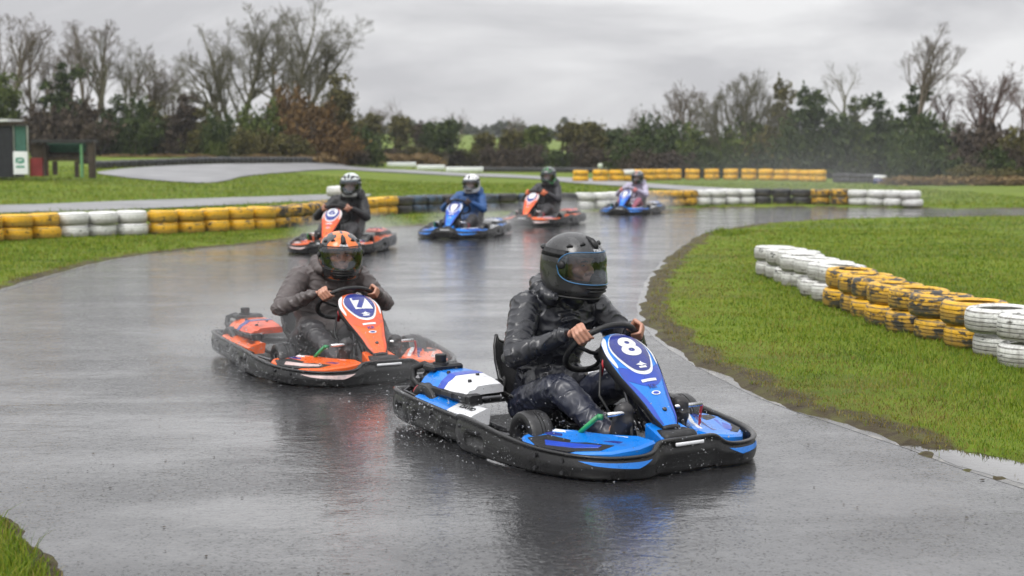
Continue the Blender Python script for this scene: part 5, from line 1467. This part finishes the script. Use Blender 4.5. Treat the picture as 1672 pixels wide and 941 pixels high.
def shrub(px, Y, top, wpx, mat, label, cat='bush', group=None, name='bush', variant=None):
    p = atd(px, Y); h = CH-p.z+(248-top)/F*Y; me = SHT[random.randrange(4)] if h > 1.25*(wpx/F*Y) else SH[random.randrange(6)]
    root = empty(name, p, random.choice((0, math.pi)), label, cat, group)
    w = wpx/2/F*Y; s = (w/me['wd'], w/me['wd'], h/me['top'])
    for nm, m_, mt in (('foliage', me, mat), ('stem', TR_[0], 'bark')):
        o = bpy.data.objects.new(nm, m_); C.objects.link(o); o.parent = root; o.scale = s
        if not m_.materials: m_.materials.append(M[mt])
        o.material_slots[0].link = 'OBJECT'; o.material_slots[0].material = M[mt]
    return root
B = [ # px, Y, top, width px, leaf, label
 (6,106,128,70,'lf_green','bright green bush behind the dark shed at the left edge'),
 (98,107,112,92,'lf_dark','large round dark evergreen above the wooden shelter'),
 (70,102,178,90,'lf_brown','brown leafless hedge mass between shed and shelter roof'),
 (128,101,172,110,'lf_brown','brown twiggy hedge mass right above the wooden shelter'),
 (182,104,162,70,'lf_dark','dark green bush right of the wooden shelter'),
 (222,103,168,84,'lf_dark','dark bushy evergreen with a pointed top, second right of the shelter'),
 (262,105,172,60,'lf_olive','olive hedge bush between two dark evergreens on the left'),
 (300,103,160,66,'lf_brown','brown bare hedge bush left of the low green bush'),
 (336,102,178,56,'lf_olive','yellow-brown bush under the left big tree'),
 (368,99,188,62,'lf_dark','small dark green bush in front of the left big tree'),
 (350,98,232,40,'lf_green','low yellow-green bush at the foot of the hedge under the left big tree'),
 (412,101,172,96,'lf_green','green-olive bush between the two big tree trunks'),
 (420,97,212,74,'lf_olive','lower olive bramble left of the rusty bush'),
 (470,104,150,90,'lf_rust','rust-coloured creeper bush climbing the trunk of the largest tree'),
 (512,100,176,96,'lf_rust','big rust-orange bush right of the largest trunk'),
 (548,99,206,80,'lf_rust','low orange bramble at the right end of the rusty bushes'),
 (470,97,222,80,'lf_olive','brown-green bramble in front of the largest trunk'),
 (548,106,130,74,'lf_olive','ivy-covered bush with a high crown right of the largest tree'),
 (590,104,212,74,'lf_dark','dark low bush where the rusty bushes end'),
 (560,100,238,70,'lf_brown','low brown scrub in front of the rusty bushes')]
for b_ in B: shrub(*b_[:5], b_[5])
# reeds / dry grass bank in front of the left hedge
for k_, (px, wpx, ds) in enumerate([(200,70,'left of all, by the wooden shelter'),(262,70,'second from the shelter'),(322,66,'third from the shelter, under the olive bush'),(430,70,'below the olive bramble'),(500,80,'below the rusty bushes'),(640,90,'below the round-headed hedge trees'),(690,70,'left of the long white board')]):
    shrub(px, 96 if px < 560 else 126, 252, wpx, 'lf_reed', 'clump of dry straw-coloured reeds ' + ds, 'reeds', None, 'reed_clump')
# mid hedge trees (round heads on short trunks)
MT = [(605,140,182,58,'lf_olive','round-headed brown tree at the left end of the centre hedge'),(654,138,184,56,'lf_olive','round-headed brown tree second from the left in the centre hedge'),(690,142,196,48,'lf_brown','thin brown hedge tree left of the darkest hedge tree'),
 (728,132,192,56,'lf_dark','darkest ivy-clad tree of the centre hedge with a thick trunk'),(706,134,190,44,'lf_dark','dark hedge tree touching the darkest one on its left'),(790,132,210,44,'lf_olive','leaning brown tree in front of the green hill field'),(838,130,206,56,'lf_olive','dull brown hedge tree right of the green hill field'),
 (880,128,200,64,'lf_green','dark green hedge tree above the driver with the green helmet'),(936,128,196,60,'lf_olive','brown-green hedge tree right of the green helmet'),(968,126,194,64,'lf_olive','tall-headed brown tree left of the small right-hand bare tree'),(1010,126,208,60,'lf_dark','dark hedge tree behind the left end of the yellow barrier')]
for (px, Y, top, w_, mt, ds) in MT:
    p = atd(px, Y); h = CH-p.z+(248-top)/F*Y; root = empty('hedge_tree', p, 0, ds, 'tree')
    th = segs_mesh('trunk', grow(px, h*.7, [(.03, 0, .7), (-.08, 0, .6)], levels=1, tr=.17)[0], 6); link('trunk', th, M['bark'], root)
    wd = w_/2/F*Y; g = np.random.default_rng(px)
    bl = [(g.uniform(-.3, .3)*wd, g.uniform(-.3, .3)*wd, h*g.uniform(.45, .82), wd*g.uniform(.4, .6), wd*.5, h*g.uniform(.12, .2)) for _ in range(7)]+[(0, 0, h*.6, wd*.8, wd*.7, h*.32)]
    link('crown', leaf_cloud('crown', px, bl, 3200, .15, 90, .18), M[mt], root, None)
# low centre hedge
xs = list(range(568, 1050, 34))
for k_, px in enumerate(xs):
    shrub(px, 134 if px < 800 else 124, 240+random.uniform(-6, 8), 62, random.choice(['lf_brown', 'lf_olive', 'lf_brown', 'lf_dark']), f'low scrubby section of the centre hedge, {ORD[k_]} from its left end', 'hedge', 'low centre hedge', 'hedge_shrub')
# right hedge and evergreens
RB = [(1062,104,196,86,'lf_dark','dark hedge bush at the left end of the right-hand hedge'),(1040,102,228,80,'lf_dark','low dark bush behind the left end of the yellow barrier'),(1108,98,206,96,'lf_dark','dark hedge bush under the round-headed bare tree'),(1160,95,212,96,'lf_green','hedge bush under the left side of the fan-shaped tree'),(1212,92,200,100,'lf_green','ivy-green hedge bush at the foot of the fan-shaped tree'),
 (1262,90,206,96,'lf_olive','olive hedge bush right of the fan-shaped tree'),(1276,96,138,60,'lf_olive','ivy bush with a high crown at the right shoulder of the fan-shaped tree'),(1318,88,150,74,'lf_dark','tall dark evergreen left of the narrow ivy-clad tree'),(1352,84,158,76,'lf_dark','evergreen wrapped around the narrow ivy-clad trunk'),(1306,84,206,86,'lf_dark','dark lower bush left of the narrow ivy-clad tree'),
 (1396,84,166,66,'lf_green','green bush right of the narrow ivy-clad tree'),(1430,82,160,62,'lf_dark','pointed evergreen midway between the two tall trees'),(1380,80,200,100,'lf_dark','broad dark hedge bush right of centre in the right hedge'),(1450,78,198,100,'lf_dark','broad dark hedge bush left of the tallest tree'),(1494,80,148,74,'lf_dark','ivy mass around the base of the tallest tree'),
 (1512,77,192,96,'lf_dark','dark hedge bush below the tallest tree'),(1566,77,222,84,'lf_brown','brown hedge bush left of the reddish tree'),(1612,76,204,92,'lf_brown','brown twiggy bush at the foot of the reddish tree'),(1660,75,216,90,'lf_olive','olive bush at the right frame edge'),(1576,72,270,60,'lf_olive','small low bush in front of the reddish tree'),(1646,71,276,50,'lf_olive','small rounded bush at the far right in front of the hedge')]
for b_ in RB: shrub(b_[0], max(b_[1], 89) if b_[0] < 1475 else b_[1], *b_[2:5], b_[5])
for k_, px in enumerate(range(1056, 1680, 40)):
    shrub(px, 74 if px > 1480 else 90, 246+random.uniform(-8, 8), 76, random.choice(['lf_dark', 'lf_dark', 'lf_brown']), f'low hedge section along the field edge, {ORD[k_]} from the left behind the yellow barrier', 'hedge', 'low right hedge', 'hedge_shrub')
for k_, px in enumerate((1420, 1480, 1540, 1600, 1655)):
    shrub(px, 86 if px < 1460 else 70, 288, 70, 'lf_reed', f'dry straw-coloured reeds along the right field edge, {ORD[k_]} from left', 'reeds', None, 'reed_clump')
# seed clusters on the reddish trees, ivy up the tallest trunks
# far woods on the hill: masses
def far_wood(px0, px1, top, Y, n, name, label):
    g = np.random.default_rng(px0); bl = []
    for px in np.arange(px0, px1, 12):
        p = atd(px, Y+g.uniform(-15, 15)); h = (248-top-g.uniform(-8, 12))/F*Y+CH-p.z; h = max(h, 3)
        bl.append((p.x, p.y, p.z+h*.5, 20/F*Y*g.uniform(.6, 1.1), 4, h*.5))
    o = link(name, leaf_cloud(name, px0, bl, 14000, .7, 400, .14), M['lf_far'], None, None)
    return tag(o, kind='stuff', label=label, cat='wood')
far_wood(560, 1075, 206, 440, 0, 'far_wood', 'hazy dark wood on the skyline behind the centre hedge')
# ================================================================== HUTS, SIGN, BOARDS
M['hut_black'] = simple('weathered black boards', (.018, .019, .022), .6, .3, .3, 3, .2, 30)
M['timber'] = simple('dark wet timber', (.045, .033, .022), .65, .3, .4, 4, .3, 25)
M['timber_red'] = simple('red painted boards', (.17, .022, .022), .5, .3, .3, 3, .2, 20)
M['green_paint'] = simple('pale green paint', (.10, .25, .11), .5, .4, .25, 4)
M['frame_white'] = simple('grubby white frame', (.50, .54, .45), .5, .4, .2, 4)
M['sign_white'] = simple('white sign board', (.72, .74, .74), .4, .4, .1, 4)
M['sign_green'] = simple('green print', (.02, .22, .14), .5)
M['roof_grey'] = simple('pale roof sheet', (.55, .56, .55), .5)
M['net'] = simple('green netting', (.035, .11, .08), .7)
M['slate_roof'] = simple('dark felt roof', (.02, .02, .02), .7)
YS = 60.0
def W3(px, py, Y=YS):
    d = ray(px, py); t = Y/d[1]; return Vector((d[0]*t, Y, CH+d[2]*t))
def bx(mb, px0, px1, py0, py1, Y, dep, bev=.01):
    a, b = W3(px0, py0, Y), W3(px1, py1, Y); mb.box(((a.x+b.x)/2, Y+dep/2, (a.z+b.z)/2), (abs(b.x-a.x), dep, abs(a.z-b.z)), bev=bev)
def at_base(name, px, label, cat):
    p = atd(px, YS); return empty(name, (p.x, p.y, p.z), 0, label, cat), p
def local(mb, p):
    mb.v = [(x-p.x, y-p.y, z-p.z) for x, y, z in mb.v]; return mb
h, p = at_base('hut', 0, 'black boarded hut with a pale flat roof at the left frame edge', 'hut')
mb = MB(); bx(mb, -70, 20.5, 206, 290, YS, 1.5); local(mb, p).build('wall', M['hut_black'], h, False)
mb = MB(); bx(mb, -76, 13, 194.5, 199, YS-.2, 1.8); local(mb, p).build('roof', M['roof_grey'], h, False)
mb = MB(); bx(mb, -72, 21, 199.2, 205.8, YS-.1, 1.65); local(mb, p).build('fascia', M['timber'], h, False)
h, p = at_base('notice_frame', 33, 'white framed upright panel with a green printed sign beside the black hut', 'notice board')
for nm, q in (('post', (20.8,23.4,203,288)), ('post', (43.2,46.6,206,288))):
    mb = MB(); bx(mb, *q, YS-.1, .12); local(mb, p).build(nm, M['frame_white'], h, False)
mb = MB(); bx(mb, 18, 48, 198.5, 202, YS-.2, .5); local(mb, p).build('roof', M['timber'], h, False)
mb = MB(); bx(mb, 23.6, 43, 206, 248, YS, .02); local(mb, p).build('mesh_window', M['net'], h, False)
mb = MB(); bx(mb, 21, 46, 247.8, 285, YS-.16, .05); sg = local(mb, p).build('sign', M['sign_white'], h, False)
mb = MB(); bx(mb, 26, 40, 271, 274, YS-.175, .012, 0); bx(mb, 25.5, 29, 258, 266, YS-.175, .012, 0); bx(mb, 29, 37, 257.5, 260, YS-.175, .012, 0); bx(mb, 36, 39.5, 259, 266, YS-.175, .012, 0); bx(mb, 30, 36, 263, 267, YS-.175, .012, 0)
local(mb, p).build('green_emblem', M['sign_green'], sg, False)
h, p = at_base('shelter', 100, 'open wooden shelter with a red boarded end, bench and green post', 'shelter')
for nm, q, dp, yy, mt in (('end_wall', (50,71,236,258), .8, YS+.1, 'timber'), ('red_boards', (48,70,258.2,288), .8, YS, 'timber_red'), ('roof', (50,149,228.5,233), 1.0, YS-.2, 'slate_roof'), ('corner_post', (71,75.5,228.5,288), .15, YS-.05, 'timber'),
    ('netting', (76,140,234.5,249), .03, YS+.9, 'net'), ('rail', (74,142,249,253), .12, YS+.8, 'timber'), ('bench', (72,140,256,263), .5, YS+.3, 'timber'), ('leg', (85,93,263.5,286), .15, YS+.3, 'timber'), ('leg', (121,128,263.5,290), .15, YS+.3, 'timber'), ('green_post', (130,135.5,236,290), .15, YS-.12, 'green_paint'),
    ('post', (143,154,231,291), .3, YS-.1, 'timber'), ('brace', (128,143,262,268), .12, YS+.3, 'timber')):
    mb = MB(); bx(mb, *q, yy, dp); local(mb, p).build(nm, M[mt], h, False)
# long white boards beyond the inner grass
for k_, (a, b) in enumerate(((632, 679), (680.5, 726), (728, 789))):
    p = atd((a+b)/2, 112); root = empty('barrier_board', p, 0, ('left', 'middle', 'right')[k_]+' white length of the low barrier board beyond the infield grass', 'barrier', 'white barrier boards')
    w = (b-a)/F*112
    mb = MB(); mb.box((0, 0, .24), (w, .08, .36), bev=.02); mb.build('board', M['sign_white'], root)
    for s_ in (-.4, .4):
        mb = MB(); mb.box((s_*w, .10, .15), (.08, .1, .42), bev=.01); mb.build('post', M['timber'], root, False)
p = atd(1438, 74); root = empty('barrel', p, 0, 'blue barrel with a white top at the right end of the far barrier', 'barrel')
mb = MB(); mb.lathe([(.0005,0),(.30,0),(.32,.04),(.32,.25),(.335,.27),(.32,.29),(.32,.52)], 20); mb.build('body', simple('blue drum', (.03, .06, .25)), root)
mb = MB(); mb.lathe([(.325,.52),(.33,.55),(.32,.74),(.30,.76),(.0005,.765)], 20); mb.build('lid', M['sign_white'], root); root.scale = (1, 1, .55)
p = atd(980, 92); root = empty('marker', p, 0, 'pale round marker disc on a stake left of the yellow barrier', 'marker')
mb = MB(); mb.tube([(0,0,0),(0,0,.6)], .03, 8); mb.build('stake', M['timber'], root)
mb = MB(); mb.lathe([(.0005,-.03),(.16,-.03),(.17,0),(.16,.03),(.0005,.03)], 16, Matrix.Translation((0, -.06, .72)) @ Matrix.Rotation(math.pi/2, 4, 'X')); mb.build('disc', M['frame_white'], root)

# ================================================================== KARTS AND DRIVERS
def kart_at(px, s, deg): # s relative to the front kart's scale
    Y = F/(292*s); return (px-836)/(292*s), Y, math.radians(deg)
k1 = build_kart(); index_kids()
SPEC = [(938,1.02,33,0), (541,.75,29,1), (559,.343,-11,1), (758,.292,-19,0), (885,.252,-26,1), (1032,.213,-24,0)]
SCL = [(1.055, 1.0), (1.09, .90), (1.11, 1.09), (1.08, 1.02), (1.10, 1.10), (1.06, .96)]
LAB = ['blue racing kart number 8 nearest the camera', 'orange racing kart number 7 chasing the nearest blue kart', 'orange kart behind number 7 at the grass verge, driver in grey and white helmet', 'blue kart with the white-helmeted driver in a blue jacket', 'orange kart with the green-helmeted driver', 'farthest kart, blue, leaving the wet bend with a lilac-jacketed driver']
karts = []
for i, (px, s, dg, org) in enumerate(SPEC):
    k = k1 if i == 0 else copy_tree(k1, None, True if org else None)
    X, Y, a = kart_at(px, s, dg); k.location = (X, Y, .0); k.rotation_euler = (0, 0, a); k.scale = (SCL[i][0], SCL[i][0], SCL[i][1]); tag(k, LAB[i], 'go-kart', 'racing karts'); karts.append(k)
def kid(k, nm): return next(c for c in C.objects if c.parent == k and c.name.split('.')[0] == nm)
n1, n2 = kid(karts[0], 'nose_panel'), kid(karts[1], 'nose_panel')
nose_text('number', '8', .172, .225, M['white_film'], n1, .0062, .0065, 1.0, 1.3)
def emblem(par, mat):
    for q in ([(-.22,.412),(-.02,.398),(.05,.378),(.09,.396),(.30,.420),(.10,.418),(.02,.428),(-.10,.418)], [(-.15,.433),(.20,.428),(.22,.448),(-.13,.45)]):
        nose_poly('emblem', q, mat, par, .006)
emblem(n1, M['white_film'])
nose_poly('number_patch', [(-.42,.14), (.42,.14), (.54,.335), (-.36,.335)], M['white_film'], n2, .0060)
nose_text('number', '7', .140, .238, M['plate_blue'], n2, .0072, .007, 1.0, 1.3, .012)
emblem(n2, M['white_film'])
for i, s_ in ((2, '6'), (4, '')):
    nn = kid(karts[i], 'nose_panel'); nose_poly('number_patch', catmull(sym([(.2,.07), (.5,.09), (.55,.2), (.4,.32), (.15,.35)]), 3, True), M['white_film'], nn, .006)
    if s_: nose_text('number', s_, .17, .22, M['plate_blue'], nn, .0072, .006, .9, 1.2)
for i in (3, 5):
    nn = kid(karts[i], 'nose_panel'); nose_poly('number_patch', catmull(sym([(.2,.16), (.42,.18), (.36,.34), (.12,.46)]), 3, True), M['white_film'], nn, .006)
dA = build_driver(0.26, .0042, .0066, 3.0, .10, .03)
dB = build_driver(math.radians(-14), .0046, .0085, 8.0, .16, .085, -.055)
dC = build_driver(math.radians(2), .009, .013, 5.0, .12, .12)
make_person(dA, karts[0], 'helmet_black', 'rain_black', 'rain_navy', 'driver in a black helmet and shiny wet black rain jacket steering kart number 8', trim='blue_trim')
make_person(dB, karts[1], 'helmet_orange', 'suit_grey', 'suit_dark', 'driver in an orange and black helmet and mauve-grey wet suit in kart number 7', hue_visor='visor_clear')
make_person(dC, karts[2], 'helmet_grey', 'jacket_black', 'suit_dark', 'driver in a grey, white and black helmet and black jacket')
make_person(dC, karts[3], 'helmet_white', 'jacket_blue', 'suit_dark', 'driver in a plain white helmet and blue jacket', gloves='glove_dark')
make_person(dC, karts[4], 'helmet_green', 'jacket_charcoal', 'suit_dark', 'driver in a green helmet and charcoal jacket with orange gloves', gloves='glove_orange')
make_person(dC, karts[5], 'helmet_slate', 'jacket_lilac', 'trousers_pink', 'driver in a slate helmet, lilac jacket and pink trousers', gloves='glove_pink')

# ================================================================== SPRAY
def spray(n, seed):
    g = np.random.default_rng(seed); P = []
    for i, (px, s, dg, _) in enumerate(SPEC[:3]):
        X, Y, a = kart_at(px, s, dg); m = int(n*(1.1, 2.6, .4)[i])
        wl = np.array([(-.47,.42),(.47,.42),(-.46,-.7),(.46,-.7),(0,.9),(-.6,-.3)])[g.integers(0, 6, m)]
        lat = wl[:, 0]+g.normal(0, (.22, .36, .3)[i], m); fw = wl[:, 1]-np.abs(g.normal(0, .35, m))+.15; z = .01+np.abs(g.normal(0, .13, m))
        P.append(np.column_stack([X+lat*math.cos(a)+fw*math.sin(a), Y+lat*math.sin(a)-fw*math.cos(a), z]))
    P = np.concatenate(P); m = len(P); r_ = g.lognormal(-6.12, .42, m)
    D = np.array([(1,0,0),(-1,0,0),(0,1,0),(0,-1,0),(0,0,1),(0,0,-1)], float)
    V = (P[:, None]+D[None]*r_[:, None, None]).reshape(-1, 3); i = np.arange(m)*6
    Fs = np.concatenate([np.stack([i+a, i+b, i+c], 1) for a, b, c in ((0,2,4),(2,1,4),(1,3,4),(3,0,4),(2,0,5),(1,2,5),(3,1,5),(0,3,5))])
    return np_mesh('water_spray', V, Fs)
wm, nt, b = new_mat('water droplets'); b.inputs['Base Color'].default_value = (.9, .92, .95, 1); b.inputs['Roughness'].default_value = .08; b.inputs['Transmission Weight'].default_value = .75; b.inputs['IOR'].default_value = 1.33
tag(link('water_spray', spray(5000, 9), wm, None, True), kind='stuff')
def mist(c, rad, dens, nm='spray_mist'):
    mb = MB(); mb.sphere((0, 0, 0), 1.0, 10); m, nt, b = new_mat('mist'); nt.nodes.remove(b)
    v = N(nt, 'ShaderNodeVolumePrincipled'); v.inputs['Color'].default_value = (.95, .96, .97, 1); v.inputs['Anisotropy'].default_value = .2
    gr = N(nt, 'ShaderNodeTexGradient', gradient_type='SPHERICAL'); nt.links.new(coords(nt), gr.inputs[0])
    nn = noise(nt, coords(nt), 3.2, 3, .6)
    dn = math_n(nt, 'MULTIPLY', math_n(nt, 'POWER', gr.outputs[0], 1.4), math_n(nt, 'MULTIPLY', nn, dens*4)); nt.links.new(dn, v.inputs['Density'])
    nt.links.new(v.outputs[0], nt.nodes['Material Output'].inputs['Volume'])
    o = mb.build(nm, m); o.location = c; o.scale = rad; return tag(o, kind='stuff')
if MIST:
    for i in (1, 2, 3, 4, 5):
        X, Y, a = kart_at(*SPEC[i][:3]); d = (.35, .45, .4, .45, .4)[i-1]
        mist((X-math.sin(a)*.7, Y+math.cos(a)*.9, .2), (1.3, 1.7, .45), d*1.3)
    mist((-.55, 10.3, .15), (1.1, 1.0, .4), .2)
    p = atd(1330, 46); mist((p.x, p.y, .3), (8, 4, 1.8), .02)
    p = atd(1340, 58); mist((p.x, p.y, 1.5), (9, 6, 4.2), .006)

# ================================================================== LIGHT, AIR, CAMERA
w = bpy.data.worlds.new('World'); sc.world = w; w.use_nodes = True; nt = w.node_tree
bg = nt.nodes['Background']; sky = N(nt, 'ShaderNodeTexSky', sky_type='NISHITA'); sky.sun_disc = False
SE, SR = math.radians(52), math.radians(215)
sky.sun_elevation = SE; sky.sun_rotation = SR; sky.dust_density = 4; sky.air_density = 1.0; sky.ozone_density = 1
hs = N(nt, 'ShaderNodeHueSaturation'); hs.inputs['Saturation'].default_value = .06; nt.links.new(sky.outputs[0], hs.inputs['Color'])
tc = N(nt, 'ShaderNodeTexCoord'); mp = N(nt, 'ShaderNodeMapping'); mp.inputs['Scale'].default_value = (1, 1, 3.6); nt.links.new(tc.outputs['Generated'], mp.inputs[0])
nz_ = noise(nt, mp.outputs[0], 3.4, 6, .55, .5)
cl = ramp(nt, nz_, [(.42, (.77, .77, .79)), (.5, (.94, .94, .95)), (.58, (1.14, 1.14, 1.138))]).outputs[0]
# an overcast deck evens the clear-sky gradient out
mxo = mixc(nt, OVC, hs.outputs[0], OVL)
ml = nt.nodes.new('ShaderNodeMix'); ml.data_type = 'RGBA'; ml.blend_type = 'MULTIPLY'; ml.inputs[0].default_value = 1
nt.links.new(mxo, ml.inputs[6]); nt.links.new(cl, ml.inputs[7])
# an overcast deck is brighter overhead than at the horizon
sz = N(nt, 'ShaderNodeSeparateXYZ'); nt.links.new(tc.outputs['Generated'], sz.inputs[0])
zf = ramp(nt, sz.outputs[2], [(0, g3(1.0)), (.12, g3(.98)), (.45, g3(1.55)), (1, g3(2.5))]).outputs[0]
m3 = nt.nodes.new('ShaderNodeMix'); m3.data_type = 'RGBA'; m3.blend_type = 'MULTIPLY'; m3.inputs[0].default_value = 1
nt.links.new(ml.outputs[2], m3.inputs[6]); nt.links.new(zf, m3.inputs[7]); nt.links.new(m3.outputs[2], bg.inputs[0]); bg.inputs[1].default_value = .1
sun = bpy.data.lights.new('sun', 'SUN'); sun.energy = .9; sun.angle = math.radians(25); sun.color = (1, .97, .93)
so = bpy.data.objects.new('sun', sun); C.objects.link(so)
sd_ = Vector((math.sin(SR)*math.cos(SE), math.cos(SR)*math.cos(SE), math.sin(SE)))
so.rotation_euler = sd_.to_track_quat('Z', 'Y').to_euler()
if HAZE:
    mb = MB(); mb.box((0, 240, 16.5), (420, 520, 36)); m, nt2, b = new_mat('haze'); nt2.nodes.remove(b)
    v = N(nt2, 'ShaderNodeVolumePrincipled'); v.inputs['Color'].default_value = (.93, .95, 1, 1); v.inputs['Density'].default_value = HAZE; v.inputs['Anisotropy'].default_value = .0
    nt2.links.new(v.outputs[0], nt2.nodes['Material Output'].inputs['Volume'])
    tag(mb.build('haze', m, None, False), kind='stuff')
cam = bpy.data.cameras.new('camera'); co_ = bpy.data.objects.new('camera', cam); C.objects.link(co_)
cam.sensor_width = 36; cam.lens = F/1672*36; cam.clip_end = 4000; cam.clip_start = .1
co_.location = (0, 0, CH); co_.rotation_euler = (math.pi/2-TH, 0, 0)
cam.dof.use_dof = True; cam.dof.focus_distance = 8.0; cam.dof.aperture_fstop = 2.7
sc.camera = co_
vs = sc.view_settings; vs.view_transform = 'Standard'; vs.look = 'None'; vs.exposure = EXPO; vs.gamma = 1
sc.render.engine = 'CYCLES'
sc.cycles.max_bounces = 6; sc.cycles.transparent_max_bounces = 12; sc.cycles.volume_bounces = 0; sc.cycles.caustics_reflective = False; sc.cycles.caustics_refractive = False
